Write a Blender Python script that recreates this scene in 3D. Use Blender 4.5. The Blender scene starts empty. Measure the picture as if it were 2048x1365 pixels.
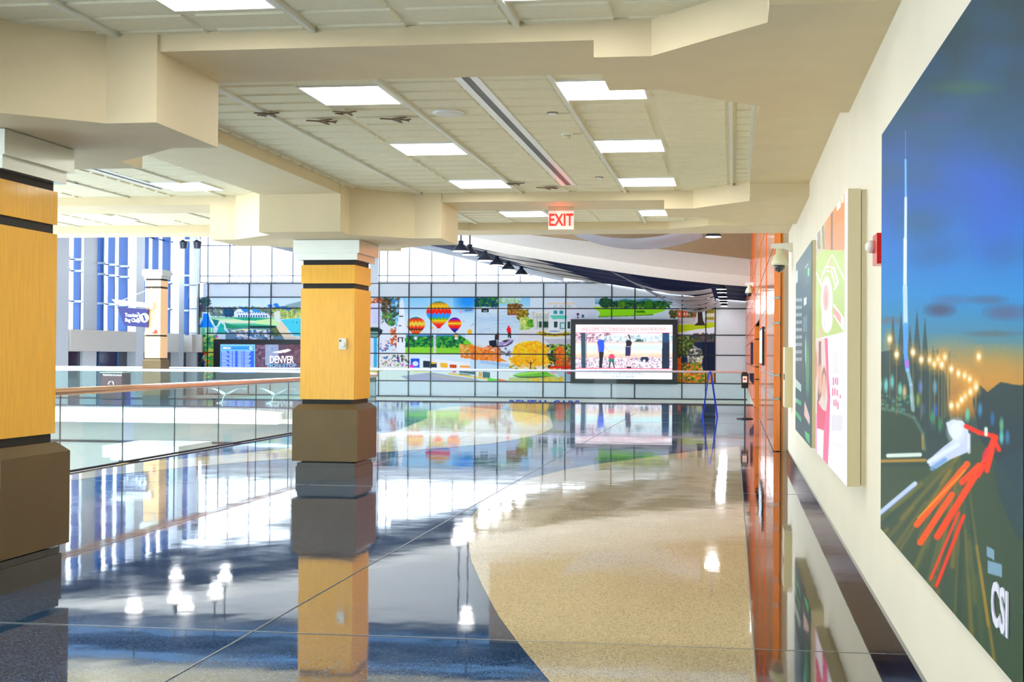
import bpy, bmesh, math, random
import numpy as np
from mathutils import Vector, Matrix
random.seed(7)
R = random.Random(11)
scene = bpy.context.scene
COL = scene.collection

# ------------------------------------------------------------------ camera
F_PX, CX, CY, EYE = 2500., 1143., 682.5, 1.5          # focal length and optical axis in photo pixels, eye height
roll, vx, vy = .006, 1467., 715.
yaw = math.atan((vx - CX) / F_PX)
pitch = math.atan((vy - (vx - CX) * roll - CY) / F_PX)
fw = np.array([-math.sin(yaw) * math.cos(pitch), math.cos(yaw) * math.cos(pitch), math.sin(pitch)])
rt = np.cross(fw, [0, 0, 1]); rt /= np.linalg.norm(rt)
up = np.cross(rt, fw)
c_, s_ = math.cos(roll), math.sin(roll)
rt, up = c_ * rt + s_ * up, c_ * up - s_ * rt
cam = bpy.data.cameras.new('camera'); cam_o = bpy.data.objects.new('camera', cam); COL.objects.link(cam_o)
cam.sensor_width = 36; cam.lens = F_PX / 2048 * 36; cam.shift_x = -(CX - 1024) / 2048
cam.clip_start = .05; cam.clip_end = 500
M = Matrix(((rt[0], up[0], -fw[0], 0), (rt[1], up[1], -fw[1], 0), (rt[2], up[2], -fw[2], EYE), (0, 0, 0, 1)))
cam_o.matrix_world = M
scene.camera = cam_o

# ------------------------------------------------------------------ view + sky light
scene.view_settings.view_transform = 'Standard'; scene.view_settings.look = 'None'
scene.view_settings.gamma = 1; scene.view_settings.exposure = 0.75
w = bpy.data.worlds.new('sky'); scene.world = w; w.use_nodes = True
wn = w.node_tree; wn.nodes.clear()
bg = wn.nodes.new('ShaderNodeBackground'); wo = wn.nodes.new('ShaderNodeOutputWorld')
bg.inputs[0].default_value = (.80, .91, 1, 1); bg.inputs[1].default_value = 3.0
wn.links.new(bg.outputs[0], wo.inputs[0])
# overcast sky: brighter and bluer overhead than at the horizon
tcw = wn.nodes.new('ShaderNodeTexCoord'); spw = wn.nodes.new('ShaderNodeSeparateXYZ'); wn.links.new(tcw.outputs['Generated'], spw.inputs[0])
rpw = wn.nodes.new('ShaderNodeMapRange'); rpw.inputs[1].default_value = .1; rpw.inputs[2].default_value = .8; rpw.inputs[3].default_value = 3.0; rpw.inputs[4].default_value = 5.5
wn.links.new(spw.outputs[2], rpw.inputs[0]); wn.links.new(rpw.outputs[0], bg.inputs[1])

LAMP_E = 9.0       # ceiling light diffusers
PEND_W = 12.       # pendant spot watts

# ------------------------------------------------------------------ helpers
def lin(c):
    c = np.asarray(c, float) / 255.
    return np.where(c <= .04045, c / 12.92, ((c + .055) / 1.055) ** 2.4)
MATS = {}
def mat(name, rgb, rough=.5, metal=0., noise=0., nscale=8., bump=0., bscale=40., emit=0., coat=0., spec=.5, stretch=None, trans=0.):
    if name in MATS: return MATS[name]
    m = bpy.data.materials.new(name); m.use_nodes = True; nt = m.node_tree
    b = nt.nodes['Principled BSDF']
    c = tuple(lin(rgb)) + (1,)
    b.inputs['Base Color'].default_value = c
    b.inputs['Roughness'].default_value = rough; b.inputs['Metallic'].default_value = metal
    b.inputs['Specular IOR Level'].default_value = spec
    b.inputs['Coat Weight'].default_value = coat; b.inputs['Coat Roughness'].default_value = .08
    if emit: b.inputs['Emission Color'].default_value = c; b.inputs['Emission Strength'].default_value = emit
    tc = nt.nodes.new('ShaderNodeTexCoord'); mp = nt.nodes.new('ShaderNodeMapping')
    if stretch: mp.inputs['Scale'].default_value = stretch
    nt.links.new(tc.outputs['Object'], mp.inputs[0])
    if noise:
        n = nt.nodes.new('ShaderNodeTexNoise'); n.inputs['Scale'].default_value = nscale; n.inputs['Detail'].default_value = 5
        nt.links.new(mp.outputs[0], n.inputs['Vector'])
        r = nt.nodes.new('ShaderNodeMapRange'); r.inputs[1].default_value = .3; r.inputs[2].default_value = .7
        r.inputs[3].default_value = 1 - noise; r.inputs[4].default_value = 1 + noise
        nt.links.new(n.outputs[0], r.inputs[0])
        v = nt.nodes.new('ShaderNodeVectorMath'); v.operation = 'SCALE'; v.inputs[0].default_value = c[:3]
        nt.links.new(r.outputs[0], v.inputs['Scale']); nt.links.new(v.outputs[0], b.inputs['Base Color'])
    if bump:
        n2 = nt.nodes.new('ShaderNodeTexNoise'); n2.inputs['Scale'].default_value = bscale
        nt.links.new(mp.outputs[0], n2.inputs['Vector'])
        bp = nt.nodes.new('ShaderNodeBump'); bp.inputs['Strength'].default_value = bump; bp.inputs['Distance'].default_value = .01
        nt.links.new(n2.outputs[0], bp.inputs['Height']); nt.links.new(bp.outputs[0], b.inputs['Normal'])
    MATS[name] = m; return m
def glass(name, tint, refl=.9, opac=0.):
    m = bpy.data.materials.new(name); m.use_nodes = True; nt = m.node_tree; nt.nodes.clear()
    t = nt.nodes.new('ShaderNodeBsdfTransparent'); t.inputs[0].default_value = tuple(tint) + (1,)
    g = nt.nodes.new('ShaderNodeBsdfGlossy'); g.inputs['Roughness'].default_value = .01; g.inputs[0].default_value = (refl,) * 3 + (1,)
    lw = nt.nodes.new('ShaderNodeLayerWeight'); lw.inputs[0].default_value = .5
    pw = nt.nodes.new('ShaderNodeMath'); pw.operation = 'POWER'; pw.inputs[1].default_value = 4.5; nt.links.new(lw.outputs['Facing'], pw.inputs[0])
    fr = nt.nodes.new('ShaderNodeMath'); fr.operation = 'MULTIPLY_ADD'; fr.inputs[1].default_value = .9; fr.inputs[2].default_value = .012; nt.links.new(pw.outputs[0], fr.inputs[0])
    mx = nt.nodes.new('ShaderNodeMixShader'); o = nt.nodes.new('ShaderNodeOutputMaterial')
    nt.links.new(fr.outputs[0], mx.inputs[0]); nt.links.new(t.outputs[0], mx.inputs[1]); nt.links.new(g.outputs[0], mx.inputs[2])
    nt.links.new(mx.outputs[0], o.inputs[0]); MATS[name] = m; return m

WL = {}    # world position of the things' origins
def tag(o, label=None, cat=None, group=None, kind=None):
    if label: o['label'] = label
    if cat: o['category'] = cat
    if group: o['group'] = group
    if kind: o['kind'] = kind
    return o
def thing(name, label, cat, loc, group=None):
    o = bpy.data.objects.new(name, None); COL.objects.link(o); o.location = loc; o.empty_display_size = .2
    WL[o.name] = Vector(loc); return tag(o, label, cat, group)
def link(name, me, m, parent=None, origin=None):
    """mesh is in world coordinates; it is re-centred on its parent's (or its own) origin"""
    if parent is not None: off = WL[parent.name]
    else:
        if origin is None and len(me.vertices):
            co = np.empty(len(me.vertices) * 3); me.vertices.foreach_get('co', co); co = co.reshape(-1, 3)
            lo, hi = co.min(0), co.max(0); origin = ((lo[0] + hi[0]) / 2, (lo[1] + hi[1]) / 2, lo[2])
        off = Vector(origin or (0, 0, 0))
    me.transform(Matrix.Translation(-off))
    o = bpy.data.objects.new(name, me); COL.objects.link(o)
    if m is not None and not me.materials: me.materials.append(m)
    if parent is not None: o.parent = parent
    else: o.location = off
    WL[o.name] = off
    return o
def obj(name, bm, m, parent=None, smooth=False, bevel=0., origin=None):
    if bevel:
        bmesh.ops.bevel(bm, geom=[e for e in bm.edges if e.is_manifold and e.calc_face_angle(0) > .5], offset=bevel, segments=2, profile=.5, affect='EDGES')
    bmesh.ops.recalc_face_normals(bm, faces=bm.faces[:])
    me = bpy.data.meshes.new(name)
    if smooth:
        for f in bm.faces: f.smooth = True
    bm.to_mesh(me); bm.free()
    return link(name, me, m, parent, origin)
def struct(name, bm, m, **k): return tag(obj(name, bm, m, **k), kind='structure')
def B(): return bmesh.new()
def box(bm, x0, x1, y0, y1, z0, z1):
    v = [bm.verts.new(p) for p in ((x0, y0, z0), (x1, y0, z0), (x1, y1, z0), (x0, y1, z0), (x0, y0, z1), (x1, y0, z1), (x1, y1, z1), (x0, y1, z1))]
    for f in ((3, 2, 1, 0), (4, 5, 6, 7), (0, 1, 5, 4), (1, 2, 6, 5), (2, 3, 7, 6), (3, 0, 4, 7)): bm.faces.new([v[i] for i in f])
    return bm
def bx(*a): return box(B(), *a)
def prism(bm, pts, z0, z1, axis='z'):
    """polygon extruded; axis z: pts are (x,y); axis y: pts are (x,z), z0..z1 are y; axis x: pts are (y,z), z0..z1 are x"""
    def P(p, t): return (p[0], p[1], t) if axis == 'z' else ((p[0], t, p[1]) if axis == 'y' else (t, p[0], p[1]))
    a = [bm.verts.new(P(p, z0)) for p in pts]; b = [bm.verts.new(P(p, z1)) for p in pts]
    n = len(pts); bm.faces.new(a[::-1]); bm.faces.new(b)
    for i in range(n): bm.faces.new((a[i], a[(i + 1) % n], b[(i + 1) % n], b[i]))
    return bm
def tube(bm, path, r, seg=12, caps=True):
    path = [Vector(p) for p in path]; rings = []
    for i, p in enumerate(path):
        t = (path[min(i + 1, len(path) - 1)] - path[max(i - 1, 0)]).normalized()
        a = t.cross(Vector((0, 0, 1)))
        if a.length < .1: a = t.cross(Vector((1, 0, 0)))
        a.normalize(); b = t.cross(a); rr = r[i] if isinstance(r, (list, tuple)) else r
        rings.append([bm.verts.new(p + a * rr * math.cos(2 * math.pi * k / seg) + b * rr * math.sin(2 * math.pi * k / seg)) for k in range(seg)])
    for q in range(len(rings) - 1):
        for k in range(seg): bm.faces.new((rings[q][k], rings[q][(k + 1) % seg], rings[q + 1][(k + 1) % seg], rings[q + 1][k]))
    if caps: bm.faces.new(rings[0][::-1]); bm.faces.new(rings[-1])
    return bm
def lathe(bm, prof, c, seg=24, axis='z'):
    rings = []
    for r, z in prof:
        ring = []
        for k in range(seg):
            a = 2 * math.pi * k / seg; p = (r * math.cos(a), r * math.sin(a), z)
            if axis == 'y': p = (p[0], -p[2], p[1])
            if axis == 'x': p = (-p[2], p[0], p[1])
            ring.append(bm.verts.new((c[0] + p[0], c[1] + p[1], c[2] + p[2])))
        rings.append(ring)
    for q in range(len(rings) - 1):
        for k in range(seg): bm.faces.new((rings[q][k], rings[q][(k + 1) % seg], rings[q + 1][(k + 1) % seg], rings[q + 1][k]))
    bm.faces.new(rings[0]); bm.faces.new(rings[-1])
    return bm
def sheet(bm, fn, nu, nv, th=0.):
    """grid surface fn(u,v) -> xyz, u,v in 0..1; thickened downward by th"""
    g = [[bm.verts.new(fn(i / nu, j / nv)) for j in range(nv + 1)] for i in range(nu + 1)]
    for i in range(nu):
        for j in range(nv): bm.faces.new((g[i][j], g[i + 1][j], g[i + 1][j + 1], g[i][j + 1]))
    if th: bmesh.ops.solidify(bm, geom=bm.faces[:], thickness=th)
    return bm
def text(name, s, size, m, parent, origin, u, v, ext=.004, offset=0., align='LEFT', sx=1.):
    """flat lettering: origin is the left end of the baseline, u the reading direction, v up"""
    cu = bpy.data.curves.new('t', 'FONT'); cu.body = s; cu.size = size; cu.extrude = ext; cu.offset = offset
    cu.align_x = align; cu.resolution_u = 3
    to = bpy.data.objects.new('t', cu); COL.objects.link(to)
    bpy.context.view_layer.update()
    me = bpy.data.meshes.new_from_object(to.evaluated_get(bpy.context.evaluated_depsgraph_get()))
    bpy.data.objects.remove(to); bpy.data.curves.remove(cu)
    u, v = Vector(u), Vector(v); n = u.cross(v); o = Vector(origin)
    me.transform(Matrix(((u.x * sx, v.x, n.x, o.x), (u.y * sx, v.y, n.y, o.y), (u.z * sx, v.z, n.z, o.z), (0, 0, 0, 1))))
    me.name = name; me.materials.clear()
    return link(name, me, m, parent)
def dup(root, loc, label=None, group=None):
    r = root.copy(); COL.objects.link(r); r.location = loc; WL[r.name] = Vector(loc)
    if label: r['label'] = label
    if group: r['group'] = group
    for ch in list(root.children):
        c = ch.copy(); COL.objects.link(c); c.parent = r; WL[c.name] = Vector(loc)
        for g in list(ch.children):
            d = g.copy(); COL.objects.link(d); d.parent = c; WL[d.name] = Vector(loc)
    return r

# ------------------------------------------------------------------ printed pictures (rastered here, baked to a mesh grid)
class Canvas:
    """colours of a flat printed picture; drawn in the pixels in which the photograph shows it, then rectified on to its real plane"""
    def __init__(s, x0, x1, y0, y1, ss=2., base=(255, 255, 255)):
        s.x0, s.y0, s.ss = x0, y0, ss; s.w, s.h = int((x1 - x0) * ss), int((y1 - y0) * ss)
        s.a = np.ones((s.h, s.w, 3)) * np.array(base, float); s.rng = np.random.default_rng(5)
    def _m(s, msk, sl, c, al):
        c = np.array(c, float); k = (msk * al)[..., None]; s.a[sl] = s.a[sl] * (1 - k) + c * k
    def _bb(s, xa, xb, ya, yb):
        q = lambda v, n: int(max(0, min(n, v)))
        return (slice(q((ya - s.y0) * s.ss, s.h), q((yb - s.y0) * s.ss + 1, s.h)), slice(q((xa - s.x0) * s.ss, s.w), q((xb - s.x0) * s.ss + 1, s.w)))
    def _xy(s, sl):
        yy, xx = np.mgrid[sl[0], sl[1]]; return s.x0 + (xx + .5) / s.ss, s.y0 + (yy + .5) / s.ss
    def grad(s, xa, xb, ya, yb, stops, al=1.):
        sl = s._bb(xa, xb, ya, yb); x, y = s._xy(sl)
        if x.size == 0: return
        t = np.clip((y - ya) / max(yb - ya, 1e-6), 0, 1); ks = [q[0] for q in stops]
        col = np.stack([np.interp(t, ks, [q[1][i] for q in stops]) for i in range(3)], -1)
        s.a[sl] = s.a[sl] * (1 - al) + col * al
    def poly(s, pts, c, al=1.):
        xs = [p[0] for p in pts]; ys = [p[1] for p in pts]; sl = s._bb(min(xs), max(xs), min(ys), max(ys)); x, y = s._xy(sl)
        if x.size == 0: return
        m = np.zeros(x.shape, bool); n = len(pts)
        for i in range(n):
            (xa, ya), (xb, yb) = pts[i], pts[(i + 1) % n]
            if ya == yb: continue
            k = (ya > y) != (yb > y); m ^= k & (x < (xb - xa) * (y - ya) / (yb - ya) + xa)
        s._m(m.astype(float), sl, c, al)
    def rect(s, xa, xb, ya, yb, c, al=1.): s.poly([(xa, ya), (xb, ya), (xb, yb), (xa, yb)], c, al)
    def ell(s, cx, cy, rx, ry, c, al=1., soft=.25):
        sl = s._bb(cx - rx * 1.3, cx + rx * 1.3, cy - ry * 1.3, cy + ry * 1.3); x, y = s._xy(sl)
        if x.size == 0: return
        d = np.sqrt(((x - cx) / rx) ** 2 + ((y - cy) / ry) ** 2)
        s._m(np.clip((1 + soft / 2 - d) / max(soft, 1e-3), 0, 1), sl, c, al)
    def line(s, pts, wd, c, al=1., soft=.4):
        for (xa, ya), (xb, yb) in zip(pts, pts[1:]):
            p = wd + 1; sl = s._bb(min(xa, xb) - p, max(xa, xb) + p, min(ya, yb) - p, max(ya, yb) + p); x, y = s._xy(sl)
            if x.size == 0: continue
            dx, dy = xb - xa, yb - ya; L = max(dx * dx + dy * dy, 1e-9); t = np.clip(((x - xa) * dx + (y - ya) * dy) / L, 0, 1)
            d = np.hypot(x - xa - t * dx, y - ya - t * dy); s._m(np.clip((wd / 2 - d) / soft + .5, 0, 1), sl, c, al)
    def blob(s, xa, xb, ya, yb, cols, n, sz, al=.9):
        g = s.rng
        for i in range(n):
            r = sz * g.uniform(.5, 1.4); s.ell(g.uniform(xa, xb), g.uniform(ya, yb), r, r * g.uniform(.6, 1.1), cols[g.integers(len(cols))], al, .6)
    def crown(s, cx, cy, rx, ry, cols, n, sz, al=.9):
        g = s.rng
        for i in range(n):
            a, q = g.uniform(0, 6.28), math.sqrt(g.uniform(0, 1)); r = sz * g.uniform(.5, 1.4)
            s.ell(cx + rx * q * math.cos(a), cy + ry * q * math.sin(a), r, r * .8, cols[g.integers(len(cols))], al, .6)
    def bake(s, name, corner, U, V, nu, nv, m, parent, sat=1.):
        """grid from world point corner spanned by vectors U (nu cells) and V (nv cells)"""
        corner, U, V = (np.array(q, float) for q in (corner, U, V))
        i = np.linspace(0, 1, nu + 1); j = np.linspace(0, 1, nv + 1); ii, jj = np.meshgrid(i, j)
        P = corner + ii[..., None] * U + jj[..., None] * V; P = P.reshape(-1, 3)
        q = P - np.array([0, 0, EYE]); k = q @ fw; px = CX + F_PX * (q @ rt) / k; py = CY - F_PX * (q @ up) / k
        X = np.clip((px - s.x0) * s.ss - .5, 0, s.w - 1.001); Y = np.clip((py - s.y0) * s.ss - .5, 0, s.h - 1.001)
        x0, y0 = X.astype(int), Y.astype(int); fx, fy = (X - x0)[:, None], (Y - y0)[:, None]; A = s.a
        c = (A[y0, x0] * (1 - fx) + A[y0, x0 + 1] * fx) * (1 - fy) + (A[y0 + 1, x0] * (1 - fx) + A[y0 + 1, x0 + 1] * fx) * fy
        me = bpy.data.meshes.new(name); nvt = (nu + 1) * (nv + 1); nf = nu * nv
        me.vertices.add(nvt); me.vertices.foreach_set('co', P.ravel().astype(np.float32))
        a = np.arange(nvt).reshape(nv + 1, nu + 1); quads = np.stack([a[:-1, :-1], a[:-1, 1:], a[1:, 1:], a[1:, :-1]], -1).reshape(-1, 4)
        me.loops.add(nf * 4); me.loops.foreach_set('vertex_index', quads.ravel().astype(np.int32))
        me.polygons.add(nf); me.polygons.foreach_set('loop_start', np.arange(0, nf * 4, 4, dtype=np.int32))
        me.update(calc_edges=True)
        at = me.color_attributes.new('print', 'FLOAT_COLOR', 'POINT')
        c = c.mean(1, keepdims=True) + (c - c.mean(1, keepdims=True)) * sat
        at.data.foreach_set('color', np.concatenate([lin(np.clip(c, 0, 255)), np.ones((nvt, 1))], 1).ravel().astype(np.float32))
        return link(name, me, m, parent)
def print_mat(name, emit=0., rough=.5, gain=1.):
    m = bpy.data.materials.new(name); m.use_nodes = True; nt = m.node_tree; b = nt.nodes['Principled BSDF']
    a = nt.nodes.new('ShaderNodeAttribute'); a.attribute_name = 'print'
    n = nt.nodes.new('ShaderNodeTexNoise'); n.inputs['Scale'].default_value = 60
    r = nt.nodes.new('ShaderNodeMapRange'); r.inputs[3].default_value = gain * .96; r.inputs[4].default_value = gain * 1.04
    v = nt.nodes.new('ShaderNodeVectorMath'); v.operation = 'SCALE'
    nt.links.new(n.outputs[0], r.inputs[0]); nt.links.new(a.outputs[0], v.inputs[0]); nt.links.new(r.outputs[0], v.inputs['Scale'])
    b.inputs['Roughness'].default_value = rough; b.inputs['Specular IOR Level'].default_value = .25
    if emit:
        b.inputs['Base Color'].default_value = (.02, .02, .02, 1); nt.links.new(v.outputs[0], b.inputs['Emission Color']); b.inputs['Emission Strength'].default_value = emit
    else: nt.links.new(v.outputs[0], b.inputs['Base Color'])
    return m

# ------------------------------------------------------------------ materials
cream = mat('painted_plaster', (222, 206, 170), .6, noise=.03, nscale=3, bump=.05, bscale=120)
wallm = mat('wall_paint', (236, 228, 208), .55, noise=.02, nscale=2, bump=.05, bscale=150)
tile_m = mat('ceiling_tile', (232, 226, 198), .8, noise=.03, nscale=20, bump=.15, bscale=200)
tee_m = mat('ceiling_tee', (228, 228, 216), .5)
black = mat('black_plastic', (14, 14, 16), .4)
darkgap = mat('black_reveal', (16, 12, 12), .6)
bronze = mat('dark_bronze_cladding', (104, 82, 46), .42, .25, noise=.08, nscale=3, bump=.03, bscale=90)
plinthm = mat('dark_plinth', (66, 62, 56), .3, .2, noise=.06)
maple = mat('maple_veneer', (254, 188, 36), .4, noise=.07, nscale=6, coat=.25, stretch=(6, 6, .6))
maple_lit = mat('maple_veneer_lit', (238, 188, 134), .4, noise=.04, nscale=6, coat=.2, stretch=(6, 6, .6))  # the same maple, with its brighter light put into the colour
steel = mat('brushed_steel', (205, 208, 200), .32, .75, noise=.05, nscale=5, stretch=(1, 1, 20))
cherry = mat('cherry_veneer', (246, 136, 52), .24, noise=.08, nscale=4, coat=.8, stretch=(5, 5, .5))
white_m = mat('white_panel', (240, 246, 253), .35, noise=.02)
white_w = mat('white_metal', (238, 240, 240), .35)
bluefin = mat('blue_mullion', (4, 74, 146), .35, noise=.1, nscale=1.5, coat=.3)
navy = mat('navy_roof_deck', (2, 14, 58), .7, spec=.2, noise=.15, nscale=.6)
purl = mat('purlin_paint', (130, 180, 232), .4)
offw = mat('fascia_white', (240, 234, 224), .5, noise=.02)
tan_m = mat('shaded_soffit', (168, 142, 104), .6, noise=.04)  # shade on the soffit is put into this tan
rail_m = mat('satin_steel_rail', (226, 236, 250), .3, .2)
rail_b = mat('bronze_rail', (196, 160, 140), .25, .6)
jointm = mat('dark_joint', (18, 20, 30), .5)
glass_m = glass('railing_glass', (.90, .97, .96))
win_m = glass('window_glass', (.98, .99, 1.))
lampm = mat('lamp_glow', (255, 252, 245), .5, emit=LAMP_E)
whitep = mat('white_plastic', (240, 240, 232), .35)
redp = mat('red_plastic', (222, 26, 18), .35, coat=.4)
bluep = mat('blue_plastic', (14, 62, 226), .35, coat=.3)
# ------------------------------------------------------------------ floor
def floor_mat(name, base, chips, amt, vscale, rough=.06, spec=.9):
    m = bpy.data.materials.new(name); m.use_nodes = True; nt = m.node_tree; b = nt.nodes['Principled BSDF']; L = nt.links.new
    tc = nt.nodes.new('ShaderNodeTexCoord')
    vo = nt.nodes.new('ShaderNodeTexVoronoi'); vo.inputs['Scale'].default_value = vscale; L(tc.outputs['Object'], vo.inputs['Vector'])
    sp = nt.nodes.new('ShaderNodeSeparateColor'); L(vo.outputs['Color'], sp.inputs[0])
    rp = nt.nodes.new('ShaderNodeValToRGB'); L(sp.outputs[0], rp.inputs[0]); e = rp.color_ramp.elements; rp.color_ramp.interpolation = 'CONSTANT'
    e[0].color = tuple(lin(base)) + (1,); e[0].position = 0
    e[1].color = tuple(lin(chips[0])) + (1,); e[1].position = 1 - amt
    for i, c in enumerate(chips[1:]):
        q = e.new(1 - amt + amt * (i + 1) / len(chips)); q.color = tuple(lin(c)) + (1,)
    n = nt.nodes.new('ShaderNodeTexNoise'); n.inputs['Scale'].default_value = .7; n.inputs['Detail'].default_value = 3; L(tc.outputs['Object'], n.inputs['Vector'])
    r = nt.nodes.new('ShaderNodeMapRange'); r.inputs[3].default_value = .8; r.inputs[4].default_value = 1.2; L(n.outputs[0], r.inputs[0])
    v = nt.nodes.new('ShaderNodeVectorMath'); v.operation = 'SCALE'; L(rp.outputs[0], v.inputs[0]); L(r.outputs[0], v.inputs['Scale']); L(v.outputs[0], b.inputs['Base Color'])
    # polish: patches of slightly different gloss, and the slow waviness of a ground floor
    n3 = nt.nodes.new('ShaderNodeTexNoise'); n3.inputs['Scale'].default_value = 2.2; n3.inputs['Detail'].default_value = 4; L(tc.outputs['Object'], n3.inputs['Vector'])
    r3 = nt.nodes.new('ShaderNodeMapRange'); r3.inputs[1].default_value = .35; r3.inputs[2].default_value = .75; r3.inputs[3].default_value = rough * .5; r3.inputs[4].default_value = rough * 1.6
    L(n3.outputs[0], r3.inputs[0]); L(r3.outputs[0], b.inputs['Roughness'])
    n2 = nt.nodes.new('ShaderNodeTexNoise'); n2.inputs['Scale'].default_value = 2.0; n2.inputs['Detail'].default_value = 2; L(tc.outputs['Object'], n2.inputs['Vector'])
    bp = nt.nodes.new('ShaderNodeBump'); bp.inputs['Strength'].default_value = .3; bp.inputs['Distance'].default_value = .003; L(n2.outputs[0], bp.inputs['Height']); L(bp.outputs[0], b.inputs['Normal'])
    b.inputs['Specular IOR Level'].default_value = spec; b.inputs['IOR'].default_value = 1.55
    b.inputs['Coat Weight'].default_value = .5; b.inputs['Coat Roughness'].default_value = .03
    L(bp.outputs[0], b.inputs['Coat Normal'])
    return m
fl_blue = floor_mat('blue_terrazzo', (24, 56, 100), [(50, 92, 138), (96, 136, 170), (14, 32, 58)], .5, 170)
fl_beige = floor_mat('beige_terrazzo', (234, 214, 168), [(212, 190, 144), (242, 228, 192), (178, 156, 116)], .45, 170)
fl_dark = floor_mat('black_terrazzo', (26, 14, 14), [(52, 30, 28), (92, 76, 66), (10, 6, 6)], .25, 130)
fl_low = floor_mat('pale_terrazzo', (214, 216, 214), [(196, 198, 196), (230, 230, 226), (170, 172, 172)], .4, 30)
def arc(cx, cy, r, a0, a1, n): return [(cx + r * math.cos(math.radians(a0 + (a1 - a0) * i / n)), cy + r * math.sin(math.radians(a0 + (a1 - a0) * i / n))) for i in range(n + 1)]
XR, YF0, YF1 = -8.22, 33.8, 39.7
edge = [(XR, -9)] + arc(-14.5, 27.5, -8.22 + 14.5 if False else 6.28, 0, 90, 12) + [(-31, YF0)]
slab = [(1.4, -9)] + [(1.4, YF1), (-31, YF1)] + edge[::-1]
struct('floor', prism(B(), slab, -.3, 0), fl_blue, origin=(0, 0, 0))
def flat(pts, z): bm = B(); bm.faces.new([bm.verts.new((x, y, z)) for x, y in pts]); return bm
near = [(.11, -9), (.11, 21.3), (-.5, 20.2), (-1.24, 18.67), (-1.81, 17.5), (-2.2, 16.4), (-2.45, 15.2), (-2.55, 14), (-2.54, 12.8), (-2.42, 11.5), (-2.16, 10.1), (-1.89, 8.97), (-1.61, 8.0), (-1.33, 7.09), (-1.08, 6.38), (-.83, 5.71), (-.3, 4.6), (-.1, 4.2), (-.1, -9)]
struct('floor', flat(near, .0015), fl_beige, origin=(0, 0, 0))
far = [(-8.2, 36.5)] + [(-6.4, 34.2), (-5.2, 32.4), (-4.5, 30.6), (-4.2, 28.9), (-3.75, 26), (-3.66, 23.9), (-3.8, 22.4), (-4.1, 21), (-4.6, 19.9), (-5.4, 18.7), (-6.3, 17.4), (-7.1, 15.9), (-7.6, 14.6), (-7.75, 13.6), (-8.15, 13.9), (-8.15, 16.2), (-7.4, 18), (-6.8, 20), (-6.6, 24), (-7.2, 29), (-8.2, 33)]
struct('floor', flat(far, .0015), fl_beige, origin=(0, 0, 0))
struct('floor', flat([(.11, -9), (1.4, -9), (1.4, 21.3), (.11, 21.3)], .002), fl_dark, origin=(0, 0, 0))
zinc = mat('zinc_divider_strip', (150, 154, 152), .3, .5)
bm = B()
for x in (-4.87, -2.57): box(bm, x - .0035, x + .0035, -9, 33, .002, .0035)
for y in (-.7, 6.5, 13.9, 21.3, 28.6, 33.3): box(bm, -8.1, .8, y - .0035, y + .0035, .002, .0035)
box(bm, .106, .114, -9, 21.3, .002, .0035)
struct('trim_1', bm, zinc)
# edge of the upper floor: pale ledge, wall under it
struct('trim_2', prism(B(), [(x, y) for x, y in edge] + [(p[0] + (.3 if p[0] > -14.5 else 0), p[1] + .3) for p in edge[::-1]], -.42, -.02), offw)
ledge = B()
for j, (xa, xb) in enumerate(((-30, -22.6), (-22.58, -17.1), (-17.08, -12.4))):
    prism(ledge, [(YF0 - .02, -.04), (YF0 - .55, -.14), (YF0 - .8, -.27), (YF0 - .8, -.42), (YF0 - .02, -.42)], xa, xb, 'x')
tag(obj('ledge', ledge, offw), 'long pale curved ledge along the edge of the far walkway', 'ledge')
lowwall = mat('lower_wall_paint', (150, 152, 148), .6, noise=.02)
struct('wall_lower', bx(-31, -8.0, 34.4, 34.8, -4.5, -.3), lowwall)
struct('wall_lower', bx(-8.15, -7.9, -9, 28.3, -4.5, -.32), lowwall)
bm = B(); box(bm, -31, -14, YF0 + .57, YF0 + .61, -1.09, -1.03); box(bm, -31, -14, YF0 + .57, YF0 + .61, -2.7, -2.64); struct('trim_3', bm, jointm)
struct('floor', bx(-33, 2, -9, 70, -4.7, -4.5), fl_low, origin=(0, 0, 0))

# ------------------------------------------------------------------ right wall, ceiling, beams
XW = .79
struct('wall_right', bx(XW, XW + .2, -9, 18.4, .0, 9.3), wallm)
struct('wall_right', bx(.98, 1.1, 18.4, 20.4, 0, 9.3), wallm)
bm = bx(XW - .018, XW, -9, 18.4, 0, .18); struct('wall_rear_added', bx(XR, XW, -9.2, -9, -4.5, 3.7), wallm); struct('baseboard_right', bm, mat('navy_baseboard', (24, 30, 52), .15, coat=.6))  # rear wall added out of view to keep bright reflections off the glass
ZC, ZB, ZP = 3.43, 3.314, 2.885
YR = [7.53 - 7.32, 7.53, 14.87]
XC = -4.86
lights_pos = [(x, y) for x in (-3.10, -1.225) for y in (-6.1, -3.7, -1.3, 1.1, 3.55, 5.99, 8.62, 11.02, 13.38)] + [(x, 16.32) for x in (-3.1, -1.225)]
lights_left = [(-6.50, 13.30), (-9.08, 16.38), (-6.5, 8.62), (-9.08, 8.62), (-9.08, 13.3)]
def busy(x0, x1, y0, y1):
    for lx, ly in lights_pos + lights_left:
        if x0 < lx + .6 and x1 > lx - .02 and y0 < ly + .64 and y1 > ly - .03: return True
    for sx, sa, sb in ((-1.84, 8.1, 13.95), (-6.6, 7.9, 13.8)):
        if x0 < sx + .07 and x1 > sx - .07 and y0 < sb and y1 > sa: return 2
    return False
ceil = B(); box(ceil, -13.5, XW, -9, 18.3, ZC, ZC + .3)
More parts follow.
